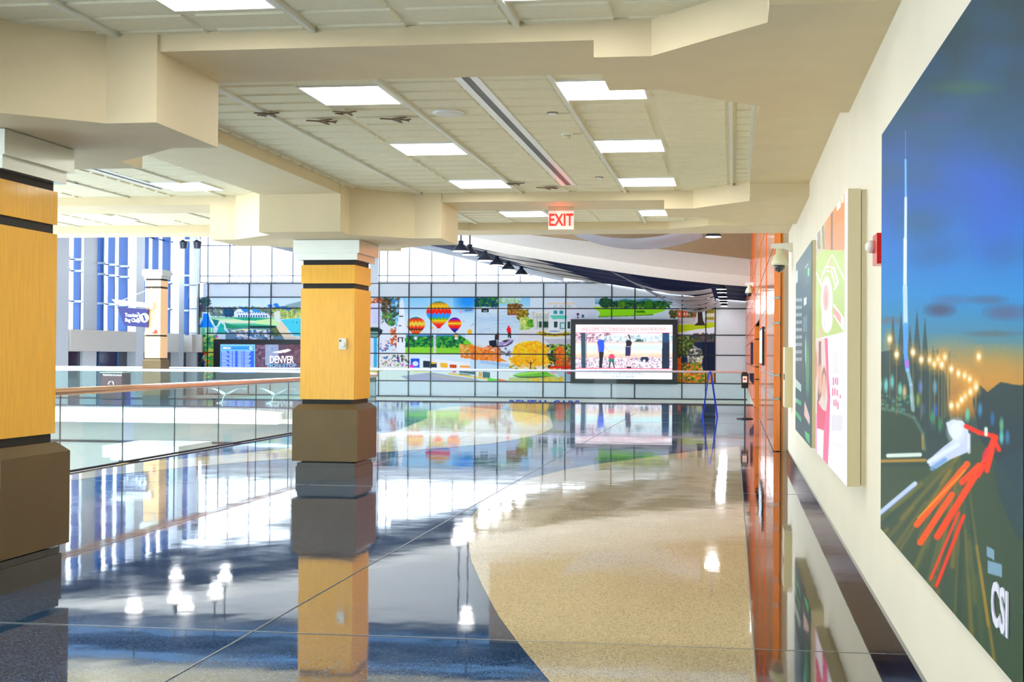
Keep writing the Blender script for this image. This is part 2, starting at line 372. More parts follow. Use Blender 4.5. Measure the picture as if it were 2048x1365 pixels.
for k in range(-21, 4):
    x0 = -1.25 + .61 * k + .04; x1 = x0 + .53
    if x0 > .2: continue
    for j in range(-29, 60):
        y0 = .305 * j + .02; y1 = y0 + .245
        if y1 > 17.9: continue
        bz = busy(x0, x1, y0, y1)
        if bz is True: continue
        xx0, xx1 = x0, x1
        if bz == 2:
            sx = -1.84 if x0 > -4 else -6.6
            if (x0 + x1) / 2 < sx: x1 = min(x1, sx - .1)
            else: x0 = max(x0, sx + .1)
        a = ceil.verts
        lo = [a.new((x, y, ZC - .013)) for x, y in ((x0 + .006, y0 + .006), (x1 - .006, y0 + .006), (x1 - .006, y1 - .006), (x0 + .006, y1 - .006))]
        hi = [a.new((x, y, ZC)) for x, y in ((x0, y0), (x1, y0), (x1, y1), (x0, y1))]
        ceil.faces.new(lo[::-1])
        for i in range(4): ceil.faces.new((lo[i], lo[(i + 1) % 4], hi[(i + 1) % 4], hi[i]))
        x0, x1 = xx0, xx1
struct('ceiling', ceil, tile_m)
bm = B()
for k in range(-10, 2):
    x = -1.25 + 1.22 * k
    if x < .3: box(bm, x - .016, x + .016, -9, 17.72, ZC - .028, ZC)
struct('trim_4', bm, tee_m)
pod = [(-1.43, -.45), (-1.11, -.45), (-.475, -.98), (-.475, -1.3), (.475, -1.3), (.475, -.98), (1.11, -.45), (1.43, -.45), (1.43, .45), (1.11, .45), (.475, .98), (.475, 1.3), (-.475, 1.3), (-.475, .98), (-1.11, .45), (-1.43, .45)]
for i, yr in enumerate(YR):
    struct('trim_%d' % (5 + i), prism(B(), [(XC + a, yr + b) for a, b in pod], ZP, ZC - .001), cream)
    rp = [(-.80, -.45), (-.47, -.45), (.165, -1.1), (.165, -1.42), (XW, -1.42), (XW, 1.33), (.165, 1.33), (.165, 1.05), (-.47, .45), (-.80, .45)]
    struct('trim_%d' % (8 + i), prism(B(), [(a, yr + b) for a, b in rp], 3.21, ZC - .001), cream)
bm = B()
for yr in YR:
    box(bm, XC + 1.42, -.79, yr - .43, yr + .43, ZB, ZC - .001)
    box(bm, -13.5, XC - 1.42, yr - .43, yr + .43, ZB, ZC - .001)
for a, b in ((-9, YR[0] - 1.29), (YR[0] + 1.29, YR[1] - 1.29), (YR[1] + 1.29, YR[2] - 1.29), (YR[2] + 1.29, 17.8)): box(bm, XC - .465, XC + .465, a, b, ZB, ZC - .001)
struct('trim_11', bm, cream)
bm = B()
for a, b in ((-9, YR[0] - 1.3), (YR[0] + 1.3, YR[1] - 1.4), (YR[1] + 1.3, YR[2] - 1.4), (YR[2] + 1.3, 18.35)): box(bm, .165, XW, a, b, 3.356, ZC - .001)
struct('trim_12', bm, cream)
last = [(-13.5, 17.75), (-8.2, 17.75), (-5.9, 17.75), (-5.34, 17.25), (-4.39, 17.25), (-3.8, 17.75), (-.93, 17.75), (-.35, 17.3), (.2, 17.2), (XW, 17.2), (XW, 18.42), (-13.5, 18.42)]
struct('trim_13', prism(B(), last, ZB, ZC + .3), cream)
struct('wall_front', bx(-13.5, XW, 18.3, 18.42, ZC + .3, 9.3), cream)
bm = B(); box(bm, .13, .163, 9.0, 13.5, ZC - .03, ZC - .002); struct('trim_14', bm, tee_m)

# ceiling lights
def ceiling_light(x, y, label, group):
    t = thing('ceiling_light', label, 'ceiling light', (x + .29, y + .31, ZC), group)
    bm = B(); a, b, c, d = x - .012, x + .592, y - .012, y + .632
    for q in ((a, b, c, y), (a, b, y + .62, d), (a, x, y, y + .62), (x + .58, b, y, y + .62)): box(bm, *q, ZC - .016, ZC - .001)
    obj('frame', bm, white_w, t)
    obj('diffuser', bx(x, x + .58, y, y + .62, ZC - .008, ZC - .002), lampm, t); return t
rows = {-6.1: 'behind the camera', -3.7: 'behind the camera', -1.3: 'behind the camera', 1.1: 'behind the camera', 3.55: 'behind the camera', 5.99: 'cut by the top edge of the photo', 8.62: 'just beyond the nearest ceiling beam', 11.02: 'in mid bay', 13.38: 'just before the second ceiling beam', 16.32: 'in the narrow bay behind the second beam'}
first = None
for x, y in lights_pos:
    lab = 'square ceiling light %s, %s row' % (rows[y], 'left' if x < -2 else 'right') if y > 5 else 'square ceiling light in the bays behind the camera, out of the photo'
    if first is None: first = ceiling_light(x, y, lab, 'ceiling lights in the tiled bays')
    else: dup(first, (x + .29, y + .31, ZC), lab)
for (x, y), lab in zip(lights_left[:2], ('square lit ceiling light left of the central column beside the black air slot', 'square lit ceiling light farthest left above the glass railing')):
    dup(first, (x + .29, y + .31, ZC), lab)

# air slots
def air_slot(x, ya, yb, label):
    t = thing('air_slot', label, 'air vent', (x, (ya + yb) / 2, ZC), 'linear air slots')
    bm = B(); box(bm, x - .085, x - .03, ya, yb, ZC - .012, ZC - .001); box(bm, x + .03, x + .085, ya, yb, ZC - .012, ZC - .001)
    obj('frame', bm, white_w, t); obj('slot', bx(x - .03, x + .03, ya, yb, ZC - .006, ZC - .001), black, t)
air_slot(-1.84, 8.2, 13.9, 'long black linear air slot down the middle of the near tiled ceiling')
air_slot(-6.6, 8.2, 13.82, 'black linear air slot in the ceiling left of the central column')
# speaker, detectors, sprinklers
t = thing('ceiling_speaker', 'large round white ceiling speaker left of the long air slot', 'speaker', (-2.23, 9.6, ZC))
obj('rim', lathe(B(), [(.12, 0), (.125, -.008), (.118, -.016), (.10, -.018)], (-2.23, 9.6, ZC - .013), 32), white_w, t, smooth=True)
obj('grille', lathe(B(), [(.1, -.014), (.1, -.02), (.02, -.024)], (-2.23, 9.6, ZC - .013), 32), mat('grille', (226, 226, 222), .6), t)
for x, y, lab in ((-1.42, 9.71, 'small round ceiling disc near the first lit panel, right of the air slot'), (-1.43, 13.26, 'small round ceiling disc far along the near bay, right of the air slot'), (-7.36, 13.21, 'small dark round ceiling disc left of the left air slot')):
    t = thing('sprinkler_cover', lab, 'sprinkler', (x, y, ZC), 'round sprinkler covers')
    obj('ring', lathe(B(), [(.045, 0), (.045, -.008), (.038, -.01)], (x, y, ZC - .012), 20), mat('grey_ring', (120, 116, 106), .4), t)
    obj('plate', lathe(B(), [(.034, -.008), (.034, -.016), (.01, -.017)], (x, y, ZC - .012), 20), whitep, t)
t = thing('smoke_detector', 'small cream smoke detector between the two middle lit panels', 'smoke detector', (-1.43, 10.65, ZC))
obj('base', lathe(B(), [(.05, 0), (.05, -.012), (.045, -.014)], (-1.43, 10.65, ZC - .012), 20), whitep, t)
obj('sensor', lathe(B(), [(.034, -.013), (.03, -.04), (.012, -.045)], (-1.43, 10.65, ZC - .012), 20), mat('cream_plastic', (226, 214, 176), .4), t, smooth=True)

# airplane cut-outs on the ceiling
plane_m = mat('brown_cutout', (92, 66, 34), .5, noise=.2, nscale=30)
def airplane(x, y, ang, s, label):
    bm = B(); z1 = ZC - .029; z0 = z1 - .008; s *= .72
    def pl(pts):
        c, sn = math.cos(ang), math.sin(ang); prism(bm, [(x + s * (a * c - b * sn), y + s * (a * sn + b * c)) for a, b in pts], z0, z1)
    pl([(-.5, 0), (-.45, -.045), (.3, -.05), (.5, -.02), (.5, .02), (.3, .05), (-.45, .045)])
    pl([(-.1, .04), (.12, .04), (.34, .48), (.26, .5)]); pl([(-.1, -.04), (.26, -.5), (.34, -.48), (.12, -.04)])
    pl([(.36, .03), (.46, .03), (.54, .19), (.48, .19)]); pl([(.36, -.03), (.48, -.19), (.54, -.19), (.46, -.03)])
    tag(obj('airplane_cutout', bm, plane_m), label, 'airplane decoration', 'brown airplane cut-outs on the ceiling tiles')
for x, y, a, s, l in ((-3.63, 9.45, 2.6, .3, 'leftmost brown airplane cut-out on the near ceiling tiles'), (-3.33, 9.78, .4, .33, 'brown airplane cut-out below and left of the brightest left panel'), (-3.0, 9.45, 2.6, .28, 'brown airplane cut-out right under the corner of the first left panel'), (-2.71, 9.76, .4, .33, 'brown airplane cut-out left of the round ceiling speaker'), (-2.37, 13.56, 2.6, .3, 'brown airplane cut-out beside the farthest left lit panel of the near bay'), (-2.1, 13.92, .4, .33, 'brown airplane cut-out at the far end, left of the air slot')):
    airplane(x, y, a, s, l)

# exit sign
acr = mat('clear_acrylic', (250, 236, 230), .1, emit=.25); acr.node_tree.nodes['Principled BSDF'].inputs['Alpha'].default_value = .55
t = thing('exit_sign', 'clear hanging exit sign with red letters under the second ceiling beam', 'exit sign', (-2.08, 15.0, ZB))
obj('housing', bx(-2.23, -1.93, 14.96, 15.04, ZB - .05, ZB - .001), mat('beige_plastic', (206, 190, 160), .5), t)
obj('panel', bx(-2.235, -1.925, 14.993, 15.007, 3.045, ZB - .05), acr, t)
redl = mat('lit_red_letters', (255, 20, 10), .4, emit=2.2)
text('letters', 'EXIT', .205, redl, t, (-2.08, 14.985, 3.085), (1, 0, 0), (0, 0, 1), .003, .004, 'CENTER', .72)
obj('edge', bx(-2.235, -1.925, 14.991, 15.009, 3.04, 3.046), mat('pale_edge', (255, 220, 200), .3, emit=.6), t)
pl = bpy.data.lights.new('exit_glow', 'POINT'); pl.energy = .25; pl.color = (1, .12, .06); pl.shadow_soft_size = .03
po = bpy.data.objects.new('exit_glow', pl); COL.objects.link(po); po.parent = t; po.location = (0, -.05, -.1)

# ------------------------------------------------------------------ columns
def column(cx, cy, label, k=1., z0=0, dims=None, wood=maple):
    d = dims or dict(foot=(.37, 0, .2), core=(.33, .155), block=(.405, .222, .842, .905), low=(.335, .962, 2.30), up=(.335, 2.362, 2.585), c1=(.375, 2.643, 2.722), c2=(.41, 2.722, 2.88))
    t = thing('column', label, 'column', (cx, cy, z0), 'maple clad columns with bronze bases')
    q = lambda h, a, b: bx(cx - h, cx + h, cy - h, cy + h, z0 + a, z0 + b)
    f = d['foot']; bm = q(f[0], f[1], f[2] * .78); box(bm, cx - f[0] + .012, cx + f[0] - .012, cy - f[0] + .012, cy + f[0] - .012, z0 + f[2] * .78, z0 + f[2]); obj('plinth', bm, plinthm, t)
    cr = d['core']; obj('core', q(cr[0] - .015, cr[1], d['c1'][1] + .01), darkgap, t)
    b = d['block']; bm = B(); h = b[0]; h2 = cr[0] + .01
    vs = [[bm.verts.new((cx + sx * hh, cy + sy * hh, z0 + z)) for sx, sy in ((-1, -1), (1, -1), (1, 1), (-1, 1))] for hh, z in ((h, b[1]), (h, b[2]), (h2, b[3]))]
    bm.faces.new(vs[0][::-1]); bm.faces.new(vs[2])
    for r in range(2):
        for i in range(4): bm.faces.new((vs[r][i], vs[r][(i + 1) % 4], vs[r + 1][(i + 1) % 4], vs[r + 1][i]))
    obj('base_block', bm, bronze, t, bevel=.004)
    l = d['low']; obj('lower_panel', q(l[0], l[1], l[2]), wood, t, bevel=.003)
    if 'mid' in d: l = d['mid']; obj('middle_panel', q(l[0], l[1], l[2]), wood, t, bevel=.003)
    l = d['up']; obj('upper_panel', q(l[0], l[1], l[2]), wood, t, bevel=.003)
    c = d['c1']; obj('capital', q(*c), steel, t, bevel=.003); c = d['c2']; obj('capital', q(*c), steel, t, bevel=.003)
    return t
column(-4.855, 7.56, 'nearest maple column with bronze base, cut by the left edge of the photo')
column(-4.853, 14.89, 'central yellow maple column with dark bronze base standing on the blue floor')
fy = 38.6
column(-18.63, fy, 'maple column made pale peach for its light on the far walkway beside the hanging blue sign', dims=dict(foot=(.30, 0, .2), core=(.26, .1), block=(.31, .16, 1.28, 1.33), low=(.265, 1.36, 2.06), mid=(.265, 2.11, 3.62), up=(.265, 3.68, 3.88), c1=(.30, 3.93, 4.02), c2=(.34, 4.02, 4.22)), wood=maple_lit)
# column of the lower level, its top shows through the railing
column(-10.55, 22.0, 'sandstone pillar with broad pale capital rising from the lower floor behind the glass railing', z0=-4.5, dims=dict(foot=(.6, 0, .3), core=(.53, .2), block=(.62, .3, 1.1, 1.2), low=(.54, 1.25, 3.0), up=(.54, 3.06, 4.02), c1=(.62, 4.07, 4.13), c2=(.72, 4.13, 4.34)), wood=mat('sandstone', (226, 200, 150), .7, noise=.12, nscale=5))
t = thing('wall_thermostat', 'small white control box on the front of the central column', 'thermostat', (-4.66, 14.555, 1.6))
obj('body', bx(-4.70, -4.612, 14.525, 14.555, 1.565, 1.70), whitep, t, bevel=.006)
obj('dial', lathe(B(), [(.026, 0), (.026, .012), (.02, .016)], (-4.648, 14.525, 1.62), 20, 'y'), whitep, t)
obj('button', lathe(B(), [(.011, 0), (.011, .008)], (-4.682, 14.525, 1.668), 14, 'y'), mat('dark_green', (40, 60, 30), .4), t)
# things on the far column
t = thing('directional_sign', 'blue hanging sign for tourism info and bag claim on the pale far column', 'sign', (-19.2, fy - .3, 3.1))
yy = fy - .34
obj('arm', prism(B(), [(-19.98, 3.26), (-18.62, 3.13), (-18.62, 2.98), (-19.8, 3.08)], yy - .05, yy + .05, 'y'), steel, t)
obj('stay_rod', tube(B(), [(-19.65, yy, 3.22), (-18.62, yy, 3.62)], .014), steel, t)
obj('bracket', bx(-18.66, -18.56, yy - .06, fy - .265, 2.95, 3.16), steel, t)
obj('panel', prism(B(), [(-19.80, 3.02), (-18.74, 2.93), (-18.74, 2.35), (-19.54, 2.40)], yy - .03, yy + .03, 'y'), mat('navy_sign', (14, 12, 92), .4), t)
wt = mat('white_lettering', (250, 250, 255), .4, emit=.25)
text('lettering', 'Tourism Info.\nBag Claim', .16, wt, t, (-19.52, yy - .032, 2.70), (1, 0, -.04), (0, 0, 1), .003, .004, 'LEFT', .8)
obj('emblem', lathe(B(), [(.15, 0), (.15, .006)], (-18.86, yy - .03, 2.66), 24, 'y'), wt, t)
obj('emblem_mark', prism(B(), [(-18.93, 2.74), (-18.87, 2.76), (-18.80, 2.58), (-18.86, 2.55)], yy - .042, yy - .036, 'y'), MATS['navy_sign'], t)
bm = B(); box(bm, -19.10, -19.03, yy - .036, yy - .03, 2.5, 2.58); box(bm, -19.10, -19.03, yy - .036, yy - .03, 2.61, 2.65); tube(bm, [(-19.09, yy - .034, 2.70), (-19.05, yy - .034, 2.82), (-19.10, yy - .034, 2.82)], .012, 6); obj('pictogram', bm, wt, t)
t = thing('fire_alarm', 'small red alarm box low on the pale far column', 'fire alarm', (-18.5, fy - .27, 2.2))
obj('body', bx(-18.60, -18.48, fy - .33, fy - .265, 2.16, 2.27), redp, t); obj('lens', bx(-18.60, -18.54, fy - .345, fy - .33, 2.21, 2.27), whitep, t)
tag(obj('wall_box', bx(-18.56, -18.49, fy - .29, fy - .265, 3.74, 3.84), mat('pale_grey', (190, 205, 220), .5)), 'tiny pale grey box near the top of the pale far column', 'control box')

# ------------------------------------------------------------------ right wall fittings
def canvas_board(name, lab, cat, x, ya, yb, za, zb, side_m, lip=0.):
    t = thing(name, lab, cat, (XW, (ya + yb) / 2, za))
    if lip: obj('box_frame', bx(x, XW - lip, ya, yb, za, zb), side_m, t, bevel=.004); obj('mounting_frame', bx(XW - lip + .004, XW, ya + .006, yb - .006, za + .006, zb - .006), side_m, t)
    else: obj('stretcher_frame', bx(x, XW, ya, yb, za, zb), side_m, t)
    return t
beigem = mat('beige_metal', (214, 204, 168), .45, .1)
# large night photograph on the wall
cv = Canvas(1748, 2036, -140, 1352, 1.5, (20, 60, 100))
cv.grad(1748, 2036, -140, 1352, [(0, (8, 50, 58)), (.17, (6, 60, 80)), (.27, (4, 78, 124)), (.36, (0, 92, 180)), (.43, (0, 116, 208)), (.49, (14, 134, 208)), (.54, (60, 132, 168)), (.575, (128, 134, 104)), (.61, (186, 134, 60)), (.645, (160, 108, 44)), (.66, (44, 70, 66)), (.75, (34, 66, 58)), (1, (20, 60, 56))])
for i in range(60):     # soft cloud and colour drifts in the sky
    a = cv.rng.uniform(0, 1); cv.ell(1760 + 260 * cv.rng.uniform(0, 1), -100 + 640 * a, 40, 26, [(20, 84, 96), (0, 86, 190), (20, 104, 150), (40, 80, 110), (0, 100, 206)][cv.rng.integers(5)], .16, 1.2)
for (x, y, rx, ry, c, a) in ((1985, 420, 46, 90, (0, 86, 214), .5), (1930, 330, 50, 60, (0, 90, 200), .3), (1880, 620, 26, 12, (60, 60, 96), .8), (1905, 600, 34, 9, (84, 96, 150), .5), (1975, 600, 34, 8, (76, 84, 120), .6), (2010, 625, 36, 14, (90, 70, 110), .6), (1985, 668, 46, 6, (90, 90, 90), .6), (1780, 642, 22, 7, (120, 100, 110), .6), (1930, 175, 60, 12, (70, 110, 60), .35), (1880, 235, 50, 10, (80, 70, 130), .35)):
    cv.ell(x, y, rx, ry, c, a, 1.1)
cv.ell(1990, 740, 60, 40, (226, 150, 40), .5, 1.2); cv.ell(1900, 720, 50, 40, (220, 150, 60), .35, 1.2)
# conifers and buildings on the left
for x, y, wd in ((1786, 628, 12), (1802, 622, 12), (1834, 618, 13), (1850, 632, 12), (1770, 700, 16), (1820, 650, 14), (1866, 690, 14)):
    cv.poly([(x, y), (x + wd, y + 150), (x + wd, 900), (x - wd, 900), (x - wd, y + 150)], (34, 62, 70), .8)
cv.poly([(1755, 705), (1790, 700), (1850, 715), (1890, 745), (1900, 850), (1880, 960), (1755, 960)], (30, 58, 60), .9)
for x in range(1755, 1900, 6): cv.line([(x, 700 + 60 * cv.rng.uniform(0, 1)), (x, 860)], 3, [(20, 44, 44), (50, 90, 90), (70, 80, 50), (30, 70, 70)][cv.rng.integers(4)], .6, 2)
cv.poly([(1945, 800), (1960, 770), (1975, 785), (2000, 765), (2036, 770), (2036, 1352), (1990, 1000), (1960, 880)], (16, 50, 62), .9)
for x, y, c in ((1935, 830, (90, 220, 190)), (1960, 820, (60, 150, 210)), (1985, 838, (30, 110, 180)), (2003, 850, (120, 200, 150)), (2003, 875, (110, 230, 220)), (1871, 822, (20, 90, 220)), (1870, 775, (90, 170, 230)), (1841, 775, (90, 130, 220)), (1760, 770, (120, 230, 220)), (1772, 771, (120, 230, 230)), (1784, 764, (110, 210, 210)), (1800, 780, (130, 230, 210)), (1824, 800, (150, 230, 200)), (1809, 785, (240, 200, 130)), (1836, 800, (150, 170, 60)), (1865, 835, (30, 160, 110)), (1880, 850, (40, 150, 90)), (1845, 820, (60, 90, 130)), (2015, 875, (70, 130, 190))):
    cv.ell(x, y, 4, 13, c, .8, 1.)
cv.blob(1756, 1830, 790, 826, [(70, 140, 90), (120, 170, 110), (40, 90, 90), (90, 180, 170)], 70, 3, .5)
# tower
cv.line([(1811, 262), (1811, 318)], 1.5, (110, 140, 230), .9, 1)
cv.line([(1811, 320), (1811.5, 392)], 4, (120, 190, 255), .95, 1.5); cv.line([(1811.5, 396), (1811, 474)], 5.5, (215, 232, 255), 1, 1.5)
cv.line([(1810.5, 478), (1810, 570)], 7, (232, 240, 255), 1, 1.5); cv.line([(1810, 573), (1811, 650)], 9, (190, 220, 255), 1, 1.5)
cv.line([(1811, 650), (1811, 705), (1815, 740)], 9, (80, 160, 255), .95, 1.5); cv.line([(1815, 740), (1822, 770), (1826, 820)], 7, (150, 200, 230), .8, 2); cv.ell(1814, 728, 4, 8, (220, 90, 230), .8, .8)
# ground, road
cv.poly([(1755, 960), (1755, 820), (1800, 822), (1832, 840), (1848, 880), (1850, 930), (1840, 960)], (32, 62, 46), .95)
cv.line([(1762, 818), (1800, 824), (1828, 836), (1846, 868), (1850, 900)], 6, (90, 130, 110), .7, 4)
cv.poly([(1755, 935), (1850, 935), (1905, 915), (1960, 880), (2036, 980), (2036, 1352), (1755, 1352)], (50, 74, 50), .92)
for i in range(70):     # golden reflections running away along the wet road
    a = cv.rng.uniform(-.2, 1.15); x1 = 1755 + 270 * a; t0, t1 = sorted(cv.rng.uniform(0, 1, 2)); y1 = 1120 + 240 * a
    P0 = np.array((1925., 900.)); P1 = np.array((x1 - 30, y1 + 20)); A_ = P0 + (P1 - P0) * t0; B_ = P0 + (P1 - P0) * t1
    cv.line([tuple(A_), tuple(B_)], cv.rng.uniform(3, 11), [(190, 140, 40), (110, 112, 46), (24, 62, 50), (150, 116, 46), (30, 70, 60), (90, 100, 50)][cv.rng.integers(6)], .42, 5)
cv.poly([(2036, 900), (2036, 1080), (2000, 1000), (1985, 930)], (26, 62, 74), .8)
cv.line([(1755, 923), (1850, 921)], 6, (206, 150, 50), .85, 3); cv.line([(1776, 912), (1840, 910)], 8, (220, 235, 230), 1, 2)
cv.line([(1845, 872), (1846, 898)], 5, (190, 140, 70), .8, 2)
cv.line([(1756, 1030), (1830, 968)], 9, (196, 214, 255), 1, 2); cv.line([(1756, 1036), (1828, 976)], 2, (90, 130, 210), .8, 2)
# street lamps
for X, Y in ((135, 405), (182, 510), (293, 495), (350, 545), (408, 548), (440, 575), (468, 545), (510, 530), (490, 580), (555, 610), (605, 640), (647, 655), (682, 680), (722, 715), (742, 525), (650, 795), (600, 855), (555, 860), (722, 735), (685, 765), (625, 820)):
    x, y = 1740 + X / 3.412, 560 + Y / 3.412
    if X < 735: cv.line([(x, y), (x, y + (120 if X < 520 else 50))], 2.5, (190, 140, 70), .45, 2)
    cv.ell(x, y, 9, 17, (236, 160, 60), .5, 1.5); cv.ell(x, y, 5, 9, (255, 214, 130), .9, 1.); cv.ell(x, y, 3.4, 4.5, (255, 252, 230), 1, .8)
# head and tail lights
cv.poly([(1892, 846), (1905, 840), (1925, 842), (1936, 856), (1940, 895), (1935, 905), (1918, 912), (1900, 920), (1872, 938), (1858, 932), (1858, 920), (1886, 895), (1906, 880), (1897, 865)], (214, 222, 255), .95)
cv.ell(1912, 862, 16, 22, (240, 244, 255), .8, .9); cv.line([(1858, 924), (1915, 890)], 9, (228, 238, 255), 1, 3); cv.line([(1864, 938), (1890, 920)], 9, (110, 160, 220), .9, 4); cv.line([(1938, 870), (1938, 905)], 6, (235, 235, 255), .9, 3)
cv.line([(1932, 853), (1958, 866), (1985, 872), (1998, 900)], 9, (255, 40, 10), 1, 2); cv.line([(1990, 876), (1975, 915), (1955, 950)], 14, (255, 50, 8), 1, 2); cv.line([(1985, 900), (1974, 942)], 10, (255, 54, 6), 1, 2); cv.line([(1974, 900), (1968, 914)], 9, (236, 30, 70), .9, 3)
cv.line([(1972, 858), (1972, 870)], 7, (225, 230, 220), 1, 2)
sc = lambda X, Y: (1740 + X / 2.935, 900 + Y / 2.935)
for a, b, wd, c in (((570, 85), (275, 440), 13, (255, 92, 0)), ((480, 265), (295, 545), 13, (255, 86, 0)), ((640, 95), (540, 190), 13, (255, 70, 0)), ((610, 165), (395, 510), 14, (255, 66, 0)), ((520, 370), (355, 760), 6, (244, 60, 24)), ((550, 390), (390, 800), 7.5, (250, 50, 16))):
    cv.line([sc(*a), sc(*b)], wd, c, .97, 2)
cv.line([sc(560, 120), sc(280, 400)], 3, (255, 190, 30), .7, 2)
for a, b in (((685, 565), (730, 640)), ((690, 650), (775, 740))): cv.poly([sc(a[0], a[1]), sc(b[0], a[1] + 25), sc(b[0], b[1] + 10), sc(a[0], b[1] - 15)], (150, 190, 230), .75)
cv.poly([sc(765, 1040), sc(812, 1062), sc(812, 1110), sc(765, 1080)], (150, 190, 220), .7)
px_ = .745
t = canvas_board('wall_picture', 'large wall picture of a blue night road with light trails nearest the camera', 'picture', px_ + .003, 3.36, 6.51, .634, 2.64, mat('canvas_edge', (20, 44, 50), .6))
cv.bake('print', (px_, 6.51, 2.64), (0, -3.15, 0), (0, 0, -2.006), 420, 620, print_mat('picture_print', 0, .6, 1.0), t, 1.0)
lett = mat('pale_lettering', (226, 226, 246), .5)
text('lettering', 'CSI', .17, lett, t, (px_ - .003, 3.745, .745), (0, -1, 0), (0, 0, 1), .002, .005, 'LEFT', .95)

# backlit poster, near
cv = Canvas(1622, 1696, 376, 976, 3, (250, 250, 252))
sc = lambda X, Y: (1620 + X / 4.4, 370 + Y / 4.4)
cv.poly([sc(30, 400), sc(305, 50), sc(305, 580), sc(135, 620), sc(30, 640)], (214, 200, 176)); cv.poly([sc(20, 380), sc(110, 300), sc(110, 440), sc(20, 560)], (222, 232, 240))
for i in range(26): q = cv.rng.uniform(30, 150); cv.line([sc(q, 330 + cv.rng.uniform(0, 200)), sc(q + 10, 560)], 2, [(120, 110, 60), (226, 216, 190), (170, 130, 110), (190, 200, 150)][cv.rng.integers(4)], .7)
cv.poly([sc(135, 270), sc(305, 60), sc(305, 580), sc(135, 620)], (252, 158, 92)); cv.poly([sc(205, 190), sc(305, 60), sc(305, 300), sc(205, 350)], (254, 140, 60), .7)
for k in range(4): cv.line([sc(140, 400 + 60 * k), sc(300, 280 + 90 * k)], .8, (220, 120, 90), .6)
cv.line([sc(192, 230), sc(192, 600)], 4, (130, 104, 90)); cv.poly([sc(232, 160), sc(272, 110), sc(272, 190), sc(236, 235)], (255, 244, 236)); cv.poly([sc(276, 105), sc(298, 90), sc(298, 150), sc(278, 165)], (255, 244, 236), .9)
cv.poly([sc(100, 570), sc(305, 578), sc(305, 1300), sc(30, 1360), sc(30, 820), sc(60, 620)], (196, 222, 116)); cv.poly([sc(30, 800), sc(80, 860), sc(80, 1330), sc(30, 1350)], (206, 228, 130))
wh = (255, 255, 255)
cv.line([sc(52, 770), sc(110, 910)], 4, (255, 236, 226)); cv.line([sc(190, 620), sc(120, 760), sc(90, 860)], 2, wh, .8); cv.line([sc(200, 620), sc(300, 830)], 2.5, wh); cv.line([sc(110, 790), sc(140, 720), sc(210, 730), sc(245, 860), (sc(215, 920))], 4, wh); cv.line([sc(150, 760), sc(190, 760), sc(222, 880)], 3, wh)
cv.line([sc(182, 640), sc(165, 860)], 2, (236, 190, 150)); cv.poly([sc(205, 1040), sc(300, 1170), sc(300, 1300), sc(205, 1150)], wh); cv.poly([sc(205, 1070), sc(272, 1150), sc(272, 1230), sc(205, 1130)], (252, 176, 160))
cv.ell(*sc(146, 1010), 12, 46, wh, 1, .1); cv.ell(*sc(150, 1180), 11, 28, wh, 1, .1); cv.ell(*sc(140, 995), 5.6, 26, (252, 190, 176), 1, .1); cv.line([sc(140, 950), sc(140, 1060)], 1.4, (200, 110, 100), .8); cv.line([sc(100, 1260), sc(88, 1340)], 4, (250, 186, 170)); cv.line([sc(130, 1180), sc(130, 1260)], 1.5, (200, 205, 225), .8)
sc = lambda X, Y: (1620 + X / 4.264, 660 + Y / 4.264)
cv.poly([sc(20, 85), sc(275, 22), sc(300, 22), sc(300, 1340), sc(20, 1000)], (250, 250, 253))
cv.poly([sc(30, 85), sc(125, 72), sc(150, 560), sc(150, 870), sc(30, 860)], (240, 218, 206)); cv.poly([sc(75, 100), sc(95, 100), sc(98, 560), sc(64, 640)], (150, 100, 96)); cv.ell(*sc(85, 420), 4.2, 30, (236, 176, 150)); cv.ell(*sc(48, 300), 4, 30, (222, 160, 120)); cv.ell(*sc(120, 430), 4.4, 26, (170, 110, 80)); cv.ell(*sc(120, 480), 3.6, 26, (240, 190, 160))
cv.poly([sc(60, 600), sc(105, 680), sc(140, 700), sc(125, 860), sc(60, 840)], (240, 70, 110)); cv.poly([sc(30, 700), sc(60, 720), sc(60, 1060), sc(30, 1030)], (250, 160, 200)); cv.poly([sc(60, 840), sc(110, 860), sc(110, 1130), sc(60, 1050)], (252, 250, 250))
cv.poly([sc(125, 72), sc(150, 72), sc(160, 400), sc(172, 560), sc(165, 850), sc(152, 1165), sc(110, 1120), sc(118, 850), sc(150, 600), (sc(140, 400))], (250, 96, 150))
for X, Y, h_ in ((200, 410, 60), (218, 415, 45), (234, 412, 55), (194, 500, 60), (212, 505, 50), (232, 515, 45), (205, 600, 45), (222, 600, 50), (238, 620, 55), (258, 560, 20)): cv.line([sc(X, Y), sc(X, Y + h_)], 2.2, (250, 70, 140), .9)
for X in range(200, 245, 9): cv.line([sc(X, 190), sc(X, 370)], 1, (224, 224, 232), .9)
for X in range(190, 275, 9): cv.line([sc(X, 730), sc(X, 860)], 1, (214, 200, 220), .8); cv.line([sc(X, 900 + X * .3), sc(X, 930 + X * .3)], 1, (236, 222, 232), .8)
t = canvas_board('advert_lightbox', 'white green and pink lit advert box with beige metal side, nearer of the two', 'advertisement', .681, 7.66, 10.56, .727, 2.52, beigem, .033)
cv.bake('poster', (.678, 10.56, 2.518), (0, -2.9, 0), (0, 0, -1.79), 260, 620, print_mat('lit_poster', .52, .3), t)
